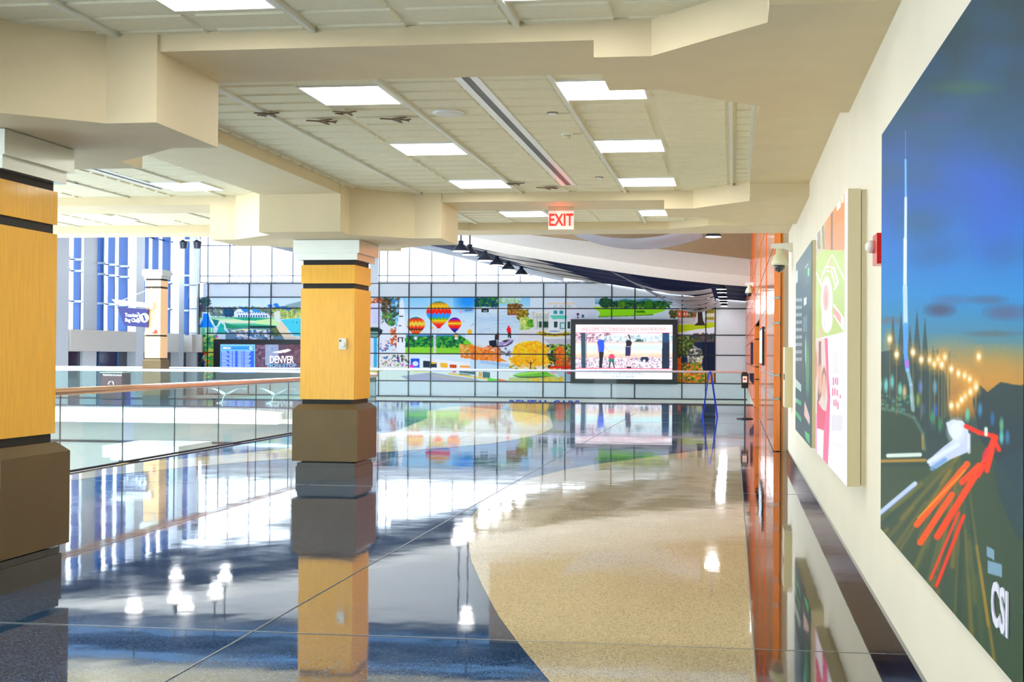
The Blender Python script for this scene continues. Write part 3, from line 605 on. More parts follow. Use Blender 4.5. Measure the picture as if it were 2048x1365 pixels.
# backlit poster, far
cv = Canvas(1584, 1624, 476, 900, 4, (24, 66, 74))
sc = lambda X, Y: (1580 + X / 3.1, 470 + Y / 3.1)
cv.grad(1584, 1624, 476, 900, [(0, (60, 104, 116)), (.4, (26, 74, 88)), (1, (18, 50, 52))])
cv.poly([sc(30, 240), sc(48, 215), sc(48, 290), sc(30, 310)], (206, 240, 220)); cv.poly([sc(92, 170), sc(120, 140), sc(120, 300), sc(92, 330)], (60, 110, 110)); cv.poly([sc(110, 210), sc(120, 200), sc(120, 250), sc(110, 262)], (120, 230, 140)); cv.line([sc(94, 205), sc(112, 180)], 1.5, (210, 230, 220))
for r_ in range(9):
    y_ = 400 + 46 * r_; cv.line([sc(30, y_ + 18), sc(76, y_ - 6 + r_)], .6, (130, 170, 180), .9)
    for X in (34, 44, 56, 68): cv.line([sc(X, y_ - 4), sc(X, y_ + 12)], 1.8, (230, 244, 244), .9)
cv.poly([sc(86, 395), sc(102, 385), sc(102, 430), sc(86, 440)], (225, 240, 240)); cv.poly([sc(80, 510), sc(106, 495), sc(106, 600), sc(80, 600)], (110, 150, 160), .7)
cv.ell(*sc(108, 830), 3.5, 55, (60, 150, 80), .9, .6); cv.ell(*sc(97, 720), 1.2, 30, (150, 230, 190), .9, .6); cv.poly([sc(90, 1030), sc(104, 1070), sc(122, 1130), sc(122, 1180), sc(88, 1120)], (226, 190, 180)); cv.poly([sc(92, 1215), sc(120, 1240), sc(120, 1300), sc(94, 1250)], (60, 190, 110))
for i in range(9): cv.line([sc(32 + 4.4 * i, 890 + 5 * i), sc(32 + 4.4 * i, 940 + 4 * i)], 1.1, (220, 240, 226)); cv.line([sc(32 + 4.4 * i, 1010 + 3 * i), sc(32 + 4.4 * i, 1035 + 3 * i)], 1.1, (70, 200, 120) if i > 2 else (200, 230, 220)); cv.line([sc(32 + 4.4 * i, 1085 + 6 * i), sc(32 + 4.4 * i, 1112 + 6 * i)], 1.1, (70, 200, 120))
t = canvas_board('advert_lightbox', 'dark teal lit advert board with a white table, farther along the right wall', 'advertisement', .681, 11.1, 13.95, .71, 2.53, beigem)
cv.bake('poster', (.678, 13.95, 2.53), (0, -2.85, 0), (0, 0, -1.82), 150, 560, print_mat('lit_poster_dark', .55, .3), t)
tag(obj('card_reader', bx(.745, XW, 13.98, 14.06, 1.32, 1.42), black, bevel=.005), 'small black box on the wall beyond the dark teal advert', 'card reader')
# fire alarm strobe
t = thing('fire_alarm_strobe', 'red fire alarm strobe on the wall beside the big night picture', 'fire alarm', (XW, 6.76, 2.04))
obj('body', bx(.735, XW, 6.62, 6.82, 1.99, 2.15), redp, t, bevel=.008); obj('strobe_lens', lathe(B(), [(.035, 0), (.032, .03), (.015, .045)], (.737, 6.77, 2.09), 16, 'x'), whitep, t, smooth=True)
# wall cabinet
t = thing('wall_cabinet', 'slim beige steel cabinet on the wall beyond the advert boards', 'cabinet', (XW, 17.3, .83))
obj('body', bx(.685, XW, 17.0, 17.62, .83, 1.64), beigem, t, bevel=.006); obj('latch', bx(.675, .685, 17.1, 17.16, 1.2, 1.28), black, t)
# security cameras
def dome(x, y, z, s, arm_x, label):
    t = thing('security_camera', label, 'security camera', (x, y, z), 'dome security cameras')
    obj('bracket', prism(B(), [(x - .12 * s, z + .34 * s), (arm_x, z + .36 * s), (arm_x, z + .22 * s), (x + .06 * s, z + .27 * s), (x - .12 * s, z + .28 * s)], y - .04 * s, y + .04 * s, 'y'), whitep, t)
    obj('housing', lathe(B(), [(.03, .28), (.05, .26), (.052, .2), (.085, .17), (.105, .1), (.118, .04), (.105, .035)], (0, 0, 0), 28) if False else lathe(B(), [(r * s, q * s + z) for r, q in ((.03, .29), (.05, .26), (.052, .2), (.085, .17), (.105, .1), (.12, .045), (.10, .035))], (x, y, 0), 28), mat('camera_cream', (222, 222, 190), .35), t, smooth=True)
    obj('dome', lathe(B(), [(r * s, q * s + z) for r, q in ((.084, .04), (.08, .0), (.06, -.04), (.03, -.06), (.005, -.065))], (x, y, 0), 28), mat('smoked_dome', (20, 24, 30), .08, coat=1.), t, smooth=True)
    return t
dome(.615, 17.2, 2.72, .95, XW, 'cream dome security camera on a bracket at the top of the white wall')
dome(.49, 40.5, 3.52, 1.1, .638, 'small cream dome security camera high on the orange wood wall far away')

# ------------------------------------------------------------------ orange veneer wall on the right
XC_, WT = .64, 7.2
zs = [0, .845, 1.22, 2.055, 2.456, 3.3, 4.15, 5.0, 5.85, 6.7, WT]
ysg = [20.16, 25.0, 30.2, 31.4]; ysg2 = [38.0, 40.5, 43.0, 45.5, 48, 52, 56, 60, 64, 68.5]
pan = B()
def vpan(ya, yb, zlist):
    for a, b in zip(zlist, zlist[1:]):
        if b - a > .2: box(pan, XC_, XC_ + .1, ya + .012, yb - .012, a + .014, b - .022)
for a, b in zip(ysg, ysg[1:]): vpan(a, b, zs)
for a, b in zip(ysg2, ysg2[1:]): vpan(a, b, zs)
for a, b in ((31.4, 34.7), (34.7, 38.0)): vpan(a, b, [2.456, 3.3, 4.15, 5.0, 5.85, 6.7, WT])
box(pan, XC_ + .02, XC_ + .5, 38.0, 38.02, 0, 2.44)
struct('wall_veneer', pan, cherry)
bm = B()
for y in (25.0, 30.2, 38.15, 40.5, 43.0, 45.5, 48, 52, 56, 60, 64): box(bm, XC_ - .011, XC_, y - .05, y + .05, .02, WT)
struct('wall_veneer_edge', bm, mat('orange_veneer_edge', (240, 110, 20), .7, spec=.1, noise=.05))
cb = B(); box(cb, XC_ + .03, XC_ + .098, 20.2, 31.38, 0, WT); box(cb, XC_ + .03, XC_ + .098, 38.02, 68.5, 0, WT); box(cb, XC_ + .03, XC_ + .098, 31.3, 38.1, 2.46, WT)
box(cb, XC_ + .5, XC_ + .56, 31.3, 38.1, 0, 2.5); box(cb, XC_ + .02, XC_ + .56, 31.3, 31.38, 0, 2.46); box(cb, XC_ + .02, XC_ + .56, 31.3, 38.1, 2.46, 2.5)
struct('wall_veneer_core', cb, mat('dark_brown_reveal', (40, 16, 10), .5))
bm = B()
for z in (.845, 1.22, 2.055, 2.456):
    box(bm, XC_ - .002, XC_ + .09, 20.165, 31.38, z - .02, z + .012)
struct('trim_15', bm, mat('steel_reveal_strip', (196, 200, 206), .25, .8))
bm = B()
for z in (.845, 1.22, 2.055): box(bm, XC_ + .02, XC_ + .5, 37.99, 38.0, z - .02, z + .012)
struct('trim_16', bm, jointm)
struct('trim_17', bx(.765, .79, 20.35, 20.6, 0, 3.6), mat('orange_edge', (236, 160, 60), .4))
struct('wall_right', bx(XC_ + .1, 1.3, 20.42, 31.3, 0, WT), wallm)
struct('door_1', bx(.955, .98, 18.6, 19.6, 0, 2.1), mat('grey_door', (120, 116, 104), .5))
struct('wall_right', bx(XC_ + .1, 2.2, 38.1, 69, -4.5, 9.3), wallm)
# restroom signs
dsg = mat('dark_blue_sign', (18, 30, 70), .3, coat=.3)
tag(obj('restroom_sign', bx(XC_ - .09, XC_ - .002, 40.6, 41.1, 1.27, 1.98), dsg, bevel=.01), 'dark blue square sign sticking out of the orange wall beyond the opening, upper of two', 'sign')
tag(obj('restroom_sign', prism(B(), [(XC_ - .13, 1.0), (XC_ - .002, 1.0), (XC_ - .002, .62), (XC_ - .05, .68), (XC_ - .13, .8)], 40.0, 40.06, 'y'), dsg), 'dark blue angled sign low on the orange wall beyond the opening', 'sign')
t = thing('wall_display', 'white faced black framed display on the orange wall before the opening', 'display', (XC_ - .03, 27.9, 1.3))
obj('frame', bx(XC_ - .04, XC_ - .003, 26.6, 29.2, 1.33, 2.15), black, t); obj('screen', bx(XC_ - .046, XC_ - .04, 26.7, 29.1, 1.37, 2.10), mat('white_sheet', (232, 236, 244), .3), t)

# sanitizer stand, wet-floor sign
t = thing('sanitizer_stand', 'black hand sanitizer stand beside the orange wood wall', 'sanitizer dispenser', (.28, 30.7, 0))
obj('base', lathe(B(), [(.2, 0.004), (.2, .02), (.05, .035)], (.28, 30.7, 0), 28), black, t); obj('pole', tube(B(), [(.28, 30.7, .03), (.28, 30.7, .95)], .018), black, t)
bm = B(); prism(bm, [(.20, .75), (.36, .75), (.37, 1.08), (.33, 1.14), (.22, 1.14), (.19, 1.08)], 30.62, 30.74, 'y'); obj('dispenser', bm, black, t, bevel=.008)
obj('label_sheet', bx(.225, .33, 30.612, 30.62, .89, 1.04), mat('label_sheet', (250, 240, 230), .5), t)
obj('label_print', bx(.245, .31, 30.609, 30.612, .95, .99), mat('red_print', (200, 60, 50), .5), t)
t = thing('floor_sign', 'blue folding A-frame floor sign seen edge on near the far railing', 'floor sign', (-.57, 31.2, 0))
for s in (-1, 1):
    bm = B()
    prism(bm, [(-.57 + s * .20, .002), (-.57 + s * .165, .002), (-.57 + s * .01 - .01, 1.13), (-.57 + s * .01 + .025 * s, 1.13)], 31.0, 31.04, 'y'); prism(bm, [(-.57 + s * .20, .002), (-.57 + s * .165, .002), (-.57 + s * .01 - .01, 1.13), (-.57 + s * .01 + .025 * s, 1.13)], 31.5, 31.54, 'y')
    prism(bm, [(-.57 + s * .175, .12), (-.57 + s * .165, .12), (-.57 + s * .012, 1.1), (-.57 + s * .025, 1.1)], 31.0, 31.54, 'y')
    obj('panel', bm, bluep, t)
obj('hinge', tube(B(), [(-.57, 30.99, 1.13), (-.57, 31.55, 1.13)], .025), bluep, t)
obj('spreader', tube(B(), [(-.71, 31.05, .02), (-.43, 31.05, .02)], .012), black, t)

# ------------------------------------------------------------------ railings
def railing(label, path, joints, railm, r, origin, ztop=1.07, base=.03, posts=True):
    """path: list of (x,y); glass between successive joints"""
    t = thing('glass_railing', label, 'railing', origin, 'glass railings round the opening')
    obj('handrail', tube(B(), [(x, y, ztop - r) for x, y in path], r, 16), railm, t, smooth=True)
    for a, b in joints:
        d = Vector((b[0] - a[0], b[1] - a[1])); L_ = d.length; d /= L_; n = Vector((-d.y, d.x)) * .008
        p, q = Vector(a) + d * .006, Vector(b) - d * .006
        obj('glass_panel', prism(B(), [tuple(p - n), tuple(q - n), tuple(q + n), tuple(p + n)], base, ztop - r * 1.6), glass_m, t)
        if posts: bmj = B(); prism(bmj, [tuple(Vector(b) - d * .005 - n * .9), tuple(Vector(b) + d * .005 - n * .9), tuple(Vector(b) + d * .005 + n * .9), tuple(Vector(b) - d * .005 + n * .9)], base, ztop - r * 1.7); obj('joint_seal', bmj, jointm, t)
    bm = B()
    for a, b in zip(path, path[1:]):
        d = Vector((b[0] - a[0], b[1] - a[1])).normalized(); n = Vector((-d.y, d.x)) * .016
        prism(bm, [tuple(Vector(a) - n), tuple(Vector(b) - n), tuple(Vector(b) + n), tuple(Vector(a) + n)], .003, base)
    obj('base_shoe', bm, jointm, t); return t
XG = -8.26
ys_ = [14.54 + 1.6 * k for k in range(-6, 9)]
ca = arc(-14.5, 27.5, 6.24, 0, 90, 8)
railing('near glass railing with bronze handrail running from the left edge behind the central column', [(XG, ys_[0]), (XG, 27.5)] + ca[1:5], [((XG, a), (XG, b)) for a, b in zip(ys_, ys_[1:])] + list(zip(ca[:4], ca[1:5])), rail_b, .048, (XG, 14, 0))
xs_ = [-30 + 2.2 * k for k in range(8)]
railing('middle glass railing with white steel handrail along the front edge of the far walkway', [(-30, YF0 - .04), (-14.5, YF0 - .04)] + ca[5:][::-1], [((a, YF0 - .04), (b, YF0 - .04)) for a, b in zip(xs_, xs_[1:])] + list(zip(ca[5:][::-1], ca[5:][::-1][1:])), rail_m, .036, (-20, YF0, 0), posts=False)
xs_ = [-30 + 2.35 * k for k in range(14)]
railing('farthest long glass railing with steel handrail in front of the mural', [(-30, 39.62), (.62, 39.62)], [((a, 39.62), (b, 39.62)) for a, b in zip(xs_, xs_[1:])], rail_m, .035, (-10, 39.62, 0), posts=False)
# ------------------------------------------------------------------ things on the far walkway
t = thing('recycling_bin', 'brown trash and recyclables bin on the far walkway', 'trash can', (-20.2, 39.1, 0))
brn = mat('brown_bin', (74, 34, 34), .45)
obj('body', bx(-20.62, -19.90, 38.8, 39.4, .02, .86), brn, t, bevel=.015); obj('lid', bx(-20.66, -19.86, 38.76, 39.44, .86, .89), mat('bin_lid', (150, 160, 140), .4), t)
text('lettering', 'TRASH', .085, wt, t, (-20.57, 38.796, .765), (1, 0, 0), (0, 0, 1), .002); text('lettering', 'RECYCLABLES', .07, wt, t, (-20.32, 38.796, .765), (1, 0, 0), (0, 0, 1), .002, 0, 'LEFT', .95)
bm = B()
for k in range(3):
    a0 = math.radians(90 + 120 * k); c = (-20.27, .50); p = [(c[0] + .09 * math.cos(a0 + d), c[1] + .09 * math.sin(a0 + d)) for d in (0.25, 1.1, 1.75)]
    for q0, q1 in zip(p, p[1:]): tube(bm, [(q0[0], 38.79, q0[1]), (q1[0], 38.79, q1[1])], .014, 6)
obj('recycling_mark', bm, wt, t)
def wing_seat(x, y, s, label):
    t = thing('wing_seat', label, 'seat', (x, y, 0), 'white wing shaped seats')
    for sg in (-1, 1):
        n = 14
        def f(u, v, sg=sg):
            z = .27 + .20 * math.sin(u * 2.0) - .02 * u; wv = .42 * (1 - .8 * u) * (v - .5)
            return (x + sg * s * (.03 + .62 * u), y + wv, z)
        obj('wing', sheet(B(), f, n, 4, .04), white_w, t, smooth=True)
    obj('stem', tube(B(), [(x - .12, y, .01), (x - .08, y, .15), (x, y, .30)], [.018, .02, .03]), steel, t)
    obj('foot', lathe(B(), [(.16, .003), (.16, .02), (.03, .035)], (x - .12, y, 0), 20), steel, t)
    return t
for x, y, lab in ((-15.4, 36.6, 'white wing shaped seat on the far walkway, left of the three'), (-13.9, 36.8, 'white wing shaped seat on the far walkway, middle of the three'), (-12.4, 37.0, 'white wing shaped seat on the far walkway, just left of the central column')):
    wing_seat(x, y, 1.0, lab)

# ------------------------------------------------------------------ far wall with mural
YW = 68.6
def wx(px, y=YW): return (px - 1467) / 2507. * y * 1.0
def at(px, py, y=YW):
    """world x,z of a photo pixel on the plane at depth y (used for what hangs on the far wall)"""
    d = fw * F_PX + rt * (px - CX) - up * (py - CY); k = y / d[1]; return d[0] * k, EYE + d[2] * k
ZT, ZL = 5.57, -.80
struct('wall_back', bx(-30.3, 2.2, YW, YW + .4, -4.5, ZT), white_m)
vl = [398, 415.5, 498, 541.5, 757.6, 817.5, 861.9, 950.8, 995.9, 1086.5, 1131, 1223, 1269.5, 1364, 1411.5]
bm = B()
for px in vl: X_ = at(px, 680)[0]; box(bm, X_ - .028, X_ + .028, YW - .04, YW, ZL, ZT)
XM = at(1430, 690)[0]; box(bm, XM - .028, XM + .028, YW - .04, YW, .05, 4.77)
zrow = [5.56, 4.775, 4.14, 2.70, 1.60, .06, -.80]
for z in zrow: box(bm, -30.1, .9, YW - .045, YW, z - .03, z + .03)
struct('trim_18', bm, jointm)
struct('trim_19', bx(-31.1, .9, YW - .5, YW, -4.5, -.86), offw)
t = thing('wall_lettering', 'blue RENTAL CARS lettering below the mural, half hidden by the floor edge', 'sign', (-10, YW - .55, -1.3))
xa = at(1021, 803)[0]; text('letters', 'RENTAL CARS', .62, mat('blue_letters', (20, 60, 200), .4), t, (xa, YW - .56, -1.36), (1, 0, 0), (0, 0, 1), .02, .012, 'LEFT', 1.0)
tag(obj('ceiling_fixture', bx(at(862, 800)[0], at(930, 800)[0], 67.2, 67.6, -.95, -.86), white_w), 'thin white strip below the balloons at the floor edge', 'strip')

# mural
cv = Canvas(392, 1438, 588, 776, 2., (226, 236, 246))
S = lambda ox, oy, k: (lambda X, Y: (ox + X / k, oy + Y / k))
cv.grad(392, 760, 588, 640, [(0, (206, 226, 244)), (1, (240, 246, 250))])
a = S(390, 580, 7.186)
cv.poly([a(1250, 250), a(1330, 210), a(1520, 165), a(1900, 140), a(2600, 200), a(2600, 300), a(1250, 290)], (150, 174, 180))
cv.blob(398, 600, 615, 632, [(86, 116, 116), (110, 130, 104), (60, 92, 110), (130, 150, 130), (150, 130, 110)], 700, 2.4); cv.crown(410, 604, 12, 9, [(56, 84, 84), (40, 66, 76), (90, 110, 80)], 130, 2)
cv.blob(448, 468, 617, 632, [(30, 66, 96), (24, 80, 110)], 60, 2.5); cv.blob(398, 412, 610, 640, [(90, 74, 100), (120, 100, 110), (60, 90, 90)], 80, 2.5)
cv.blob(545, 760, 618, 638, [(190, 196, 110), (150, 170, 90), (206, 206, 140), (120, 150, 90)], 500, 2.6)
for X, Y in ((540, 612), (552, 610), (556, 615), (568, 616), (578, 618)): cv.ell(X, Y, 5, 3, (20, 110, 200), .9, .5)
cv.grad(398, 552, 635, 655, [(0, (120, 190, 150)), (.3, (226, 240, 196)), (.5, (246, 240, 214)), (.75, (70, 176, 140)), (1, (60, 160, 140))])
cv.poly([a(500, 400), a(770, 395), a(1050, 410), a(1080, 450), a(700, 440)], (50, 160, 130)); cv.poly([a(880, 440), a(1050, 420), a(1230, 470), a(1230, 520), a(880, 490)], (214, 240, 180)); cv.poly([a(240, 420), a(350, 440), a(300, 540)], (40, 120, 120)); cv.poly([a(420, 470), a(600, 520), a(1170, 525), a(1170, 560), a(440, 560)], (50, 140, 110)); cv.poly([a(790, 520), a(1170, 522), a(1170, 548), a(790, 550)], (16, 50, 50))
cv.poly([a(440, 570), a(700, 545), a(1170, 560), a(1280, 600), a(1280, 720), a(440, 720)], (110, 140, 160)); cv.poly([a(520, 580), a(700, 560), a(1100, 580), a(1090, 600), a(520, 600)], (226, 236, 190)); cv.blob(470, 545, 662, 680, [(240, 240, 250), (90, 130, 190), (170, 140, 130), (60, 110, 140), (210, 220, 240)], 220, 2.4); cv.blob(545, 565, 657, 672, [(60, 90, 70), (110, 120, 70)], 60, 3)
cv.poly([a(600, 290), a(620, 250), a(760, 290), a(830, 290), a(840, 300), a(980, 320), a(1060, 350), a(1060, 400), a(560, 385), a(560, 320)], (232, 238, 246))
cv.poly([a(640, 240), a(700, 250), a(770, 280), a(770, 320), a(700, 318), a(660, 275)], (60, 132, 190)); cv.poly([a(820, 270), a(900, 280), a(960, 330), a(830, 320)], (70, 150, 205))
for X in range(620, 1050, 36): cv.poly([a(X, 362), a(X + 20, 362), a(X + 20, 395), a(X, 395)], (30, 64, 130)); cv.poly([a(X - 10, 320), a(X + 6, 320), a(X + 6, 338), a(X - 10, 338)], (60, 84, 130), .8)
cv.poly([a(1140, 320), a(1220, 300), a(1220, 420), a(1140, 420)], (236, 238, 226)); cv.poly([a(1230, 430), a(1560, 400), a(2600, 400), a(2600, 720), a(1420, 660), a(1330, 560)], (96, 206, 224)); cv.poly([a(1230, 440), a(1320, 540), a(1340, 640), a(1500, 700), a(1280, 700), a(1180, 560)], (240, 220, 196))
for i in range(16): q = a(1400 + 60 * i, 450 + 10 * (i % 5)); cv.rect(q[0], q[0] + 1.4, q[1], q[1] + 3, (30, 70, 110))
for i in range(12): q = a(1270 + 60 * i, 300); cv.line([q, (q[0], q[1] + 17)], .8, (240, 240, 210), .9)
for i in range(40): cv.blob(398, 434, 672, 772, [(96, 170, 110), (60, 140, 90), (220, 226, 120), (130, 200, 120), (40, 120, 100)], 16, 3.2)
cv.blob(398, 412, 700, 712, [(240, 90, 30), (250, 60, 20), (255, 150, 60)], 40, 1.6); cv.blob(398, 432, 712, 768, [(250, 90, 40), (240, 230, 90), (70, 200, 60), (250, 150, 30)], 120, 1.7); cv.blob(399, 410, 725, 733, [(60, 80, 190), (90, 110, 220)], 20, 2.2); cv.blob(415, 430, 700, 712, [(252, 238, 120)], 30, 2); cv.blob(399, 410, 674, 684, [(250, 240, 150)], 20, 2); cv.ell(433, 674, 3, 2, (250, 90, 200))
cv.line([a(60, 500), a(110, 400), a(110, 330), a(200, 330), a(210, 420), a(290, 540), a(330, 520), a(370, 450), a(420, 490), a(440, 560), a(480, 620)], 3, (225, 245, 255), .95)
cv.poly([a(120, 345), a(190, 345), a(215, 440), a(270, 540), a(62, 540), a(62, 520), a(110, 430)], (0, 128, 214)); cv.poly([a(66, 545), a(280, 548), a(280, 640), a(66, 640)], (120, 186, 150)); [cv.rect(*(a(X, 0)[0], a(X + 14, 0)[0]), *(a(0, 550)[1], a(0, 640)[1]), (236, 246, 244)) for X in (80, 150, 230, 262)]
cv.poly([a(300, 640), a(340, 530), a(375, 470), a(420, 560), a(450, 640)], (40, 170, 160), .9)
# middle part
b_ = S(740, 580, 6.827)
cv.grad(690, 1060, 595, 672, [(0, (150, 206, 240)), (.5, (206, 230, 246)), (1, (236, 240, 246))]); cv.ell(935, 602, 22, 18, (0, 120, 220), .7, 1.2)
cv.rect(640, 766, 596, 770, (226, 226, 240)); cv.blob(700, 768, 597, 607, [(190, 84, 40), (160, 60, 30), (214, 120, 60), (90, 80, 40)], 160, 2); cv.poly([b_(0, 190), b_(130, 180), b_(165, 300), b_(150, 470), b_(0, 480)], (226, 224, 244)); [cv.line([b_(20 + 25 * i, 200), b_(30 + 22 * i, 460)], .8, (170, 160, 220), .6) for i in range(6)]
cv.blob(764, 798, 596, 626, [(50, 52, 34), (80, 66, 40), (30, 50, 40), (120, 90, 60)], 220, 2.4); cv.blob(764, 792, 626, 652, [(60, 110, 60), (80, 150, 60), (50, 90, 90), (150, 110, 60)], 150, 2.2); cv.blob(784, 796, 596, 655, [(60, 140, 200), (170, 214, 240), (60, 80, 60)], 60, 2.6)
cv.poly([b_(150, 470), b_(200, 430), b_(280, 520), b_(350, 470), b_(360, 560), b_(280, 640), b_(220, 860), b_(130, 860), b_(130, 560)], (236, 236, 246)); cv.blob(782, 793, 656, 690, [(200, 96, 40), (150, 60, 30), (232, 150, 90)], 60, 2); cv.blob(757, 796, 680, 702, [(240, 236, 240), (200, 80, 60), (226, 200, 190), (60, 90, 160)], 90, 1.6)
cv.poly([b_(400, 180), b_(440, 110), b_(460, 180), b_(475, 400), b_(480, 880), b_(365, 880), b_(370, 500), b_(395, 380)], (244, 246, 252)); [cv.poly([b_(X, Y), b_(X + w_, Y), b_(X + w_, Y + h_), b_(X, Y + h_)], (50, 14, 18)) for X, Y, w_, h_ in ((400, 355, 55, 12), (388, 485, 42, 12), (380, 650, 16, 68), (434, 650, 16, 68), (380, 650, 80, 9))]
cv.poly([b_(500, 620), b_(1230, 620), b_(1330, 680), b_(1440, 760), b_(1440, 880), b_(480, 880)], (120, 190, 60)); cv.grad(812, 930, 669, 674, [(0, (120, 180, 230)), (1, (60, 110, 140))]); cv.blob(812, 928, 674, 694, [(14, 92, 50), (24, 130, 60), (10, 70, 60), (60, 160, 50)], 420, 2.4); cv.poly([b_(480, 780), b_(900, 790), b_(1300, 830), b_(1300, 885), b_(480, 885)], (150, 206, 70), .7)
cv.blob(920, 1000, 690, 716, [(236, 130, 50), (246, 160, 90), (200, 110, 50), (226, 190, 110)], 330, 2.2)
cv.poly([b_(1230, 620), b_(1700, 600), b_(1700, 860), b_(1440, 780), b_(1340, 690)], (226, 234, 244), .8)
cv.line([b_(884, 590), b_(882, 880)], 5.5, (232, 226, 240), .85, 2)
def balloon(cx, cy, rx, top, bot, bands, seg=9, zig=True, edge=None):
    """gores of coloured bands; outline widest above the middle, tapering to the mouth"""
    sl = cv._bb(cx - rx, cx + rx, top, bot); x, y = cv._xy(sl); t_ = (y - top) / (bot - top)
    prof = np.where(t_ < .42, np.sqrt(np.clip(1 - ((.42 - t_) / .42) ** 2, 0, 1)), np.clip(1 - ((t_ - .42) / .6) ** 1.7, 0, 1)); prof = np.maximum(prof, .16)
    u = (x - cx) / rx / np.maximum(prof, 1e-3); m = np.abs(u) < 1; th = np.arcsin(np.clip(u, -1, 1)) / np.pi * seg; zz = np.abs((th % 1) - .5) * 2
    k = t_ * len(bands) + (zz - .5) * (1.1 if zig else .0); k = np.clip(k, 0, len(bands) - 1e-3); col = np.array(bands, float)[k.astype(int)]
    sub = cv.a[sl]; sub[m] = col[m]
Y_, O_, R_, B2, G_, N_ = (250, 206, 20), (250, 120, 20), (224, 30, 30), (40, 150, 235), (90, 170, 50), (30, 30, 110)
balloon(877.5, 630, 24.8, 603, 656.5, [(60, 130, 90), (250, 160, 20), Y_, O_, R_, R_, B2, B2, G_, Y_, O_, R_, R_], 9)
balloon(831.8, 652, 18.7, 634.5, 671.5, [(40, 110, 90), R_, O_, (250, 206, 60), (220, 210, 110), O_, R_, (20, 40, 30), O_, R_, G_], 7)
balloon(909.3, 650, 13.6, 635.5, 665, [(60, 30, 160), (150, 30, 150), R_, O_, Y_, O_, R_, R_, (120, 20, 140), N_, N_], 7, False)
cv.rect(828.6, 834, 674, 680, (246, 240, 246)); cv.rect(910, 915.5, 667, 670, (60, 30, 30)); cv.ell(912.5, 677, 3.6, 2.6, (246, 246, 250)); cv.rect(909, 916, 670, 674, (250, 180, 60))
for X, Y, r_, c in ((1362, 575, 32, (250, 180, 40)), (1240, 298, 20, (232, 170, 190)), (1455, 550, 18, (180, 40, 70)), (848, 520, 16, (250, 190, 90)), (1280, 430, 9, (230, 170, 180)), (1405, 470, 12, (190, 180, 200)), (1565, 560, 18, (226, 120, 90)), (930, 570, 9, (240, 170, 160)), (1380, 490, 8, (210, 160, 170))): q = b_(X, Y); cv.ell(q[0], q[1], r_ / 6.8, r_ / 6, c, .9, .3); cv.poly([(q[0] - r_ / 9, q[1] + r_ / 9), (q[0] + r_ / 9, q[1] + r_ / 9), (q[0], q[1] + r_ / 5)], c, .9)
cv.line([b_(1300, 285), b_(1390, 275)], 1.6, (90, 60, 70), .9)
# control tower at the column's edge
cv.poly([b_(0, 505), b_(120, 505), b_(175, 550), b_(160, 600), b_(95, 660), b_(0, 655)], (24, 46, 44)); cv.poly([b_(0, 570), b_(100, 570), b_(120, 610), b_(90, 650), b_(0, 640)], (150, 190, 180), .8); cv.line([b_(0, 510), b_(110, 512), b_(165, 545)], 1, (240, 240, 246)); cv.poly([b_(50, 655), b_(95, 655), b_(95, 1120), b_(50, 1120)], (70, 170, 206))
# hall, stalls and road
cv.poly([b_(130, 880), b_(540, 880), b_(540, 1070), b_(130, 1070)], (240, 234, 230)); cv.blob(758, 818, 712, 734, [(230, 214, 190), (30, 90, 160), (250, 250, 250), (120, 90, 60), (200, 120, 190), (90, 160, 90), (244, 244, 250)], 150, 1.8); [cv.line([b_(X, 890), b_(X + 2, 980)], 2, (16, 12, 20)) for X in (380, 436)]
cv.rect(690, 1012, 735, 768, (236, 238, 230)); cv.poly([b_(540, 880), b_(880, 890), b_(1440, 955), b_(1900, 1010), b_(1900, 1110), b_(1440, 1080), b_(540, 1085)], (222, 236, 246)); cv.poly([b_(700, 930), b_(1230, 985), b_(1440, 1010), b_(1860, 1060), b_(1860, 1250), b_(1440, 1180), b_(700, 1080)], (246, 246, 248))
cv.poly([b_(556, 940), b_(676, 940), b_(676, 1060), b_(556, 1060)], (40, 90, 200)); cv.ell(*b_(620, 1010), 6, 5, (236, 240, 250)); cv.ell(*b_(570, 1045), 5, 2.6, (230, 60, 200))
for X0, X1, Y0, Y1, c in ((725, 820, 968, 1060, (30, 50, 60)), (825, 912, 985, 1060, (40, 60, 70)), (958, 1060, 995, 1062, (250, 190, 70)), (1090, 1180, 1018, 1065, (190, 80, 20)), (1228, 1440, 1035, 1062, (246, 160, 50)), (1130, 1175, 1105, 1135, (200, 30, 60)), (1220, 1440, 1110, 1165, (40, 80, 80)), (1480, 1530, 1120, 1190, (250, 170, 60)), (1540, 1640, 1120, 1200, (30, 90, 80))):
    cv.poly([b_(X0, Y0), b_(X1, Y0 + 8), b_(X1, Y1 + 4), b_(X0, Y1)], c)
cv.poly([b_(835, 985), b_(905, 990), b_(905, 1010), b_(835, 1010)], (250, 190, 70)); cv.poly([b_(0, 1100), b_(180, 1100), b_(180, 1150), b_(60, 1250), b_(0, 1250)], (206, 176, 60)); cv.poly([b_(130, 1110), b_(830, 1110), b_(1440, 1180), b_(1700, 1240), b_(1700, 1262), b_(40, 1262)], (232, 234, 226)); cv.poly([b_(830, 1130), b_(1440, 1220), b_(1560, 1262), b_(560, 1262), b_(420, 1180)], (170, 164, 190), .9); cv.line([b_(560, 1110), b_(840, 1125)], 1.5, (236, 214, 60)); cv.line([b_(1080, 1145), b_(1260, 1170), b_(1440, 1195), b_(1700, 1235)], 2.4, (250, 190, 30)); [cv.line([b_(860 + 110 * i, 1170 + 14 * i), b_(960 + 110 * i, 1185 + 14 * i)], 1.2, (230, 206, 90), .8) for i in range(5)]; cv.line([b_(840, 1108), b_(1100, 1120), b_(1440, 1165)], 1.6, (220, 226, 240))
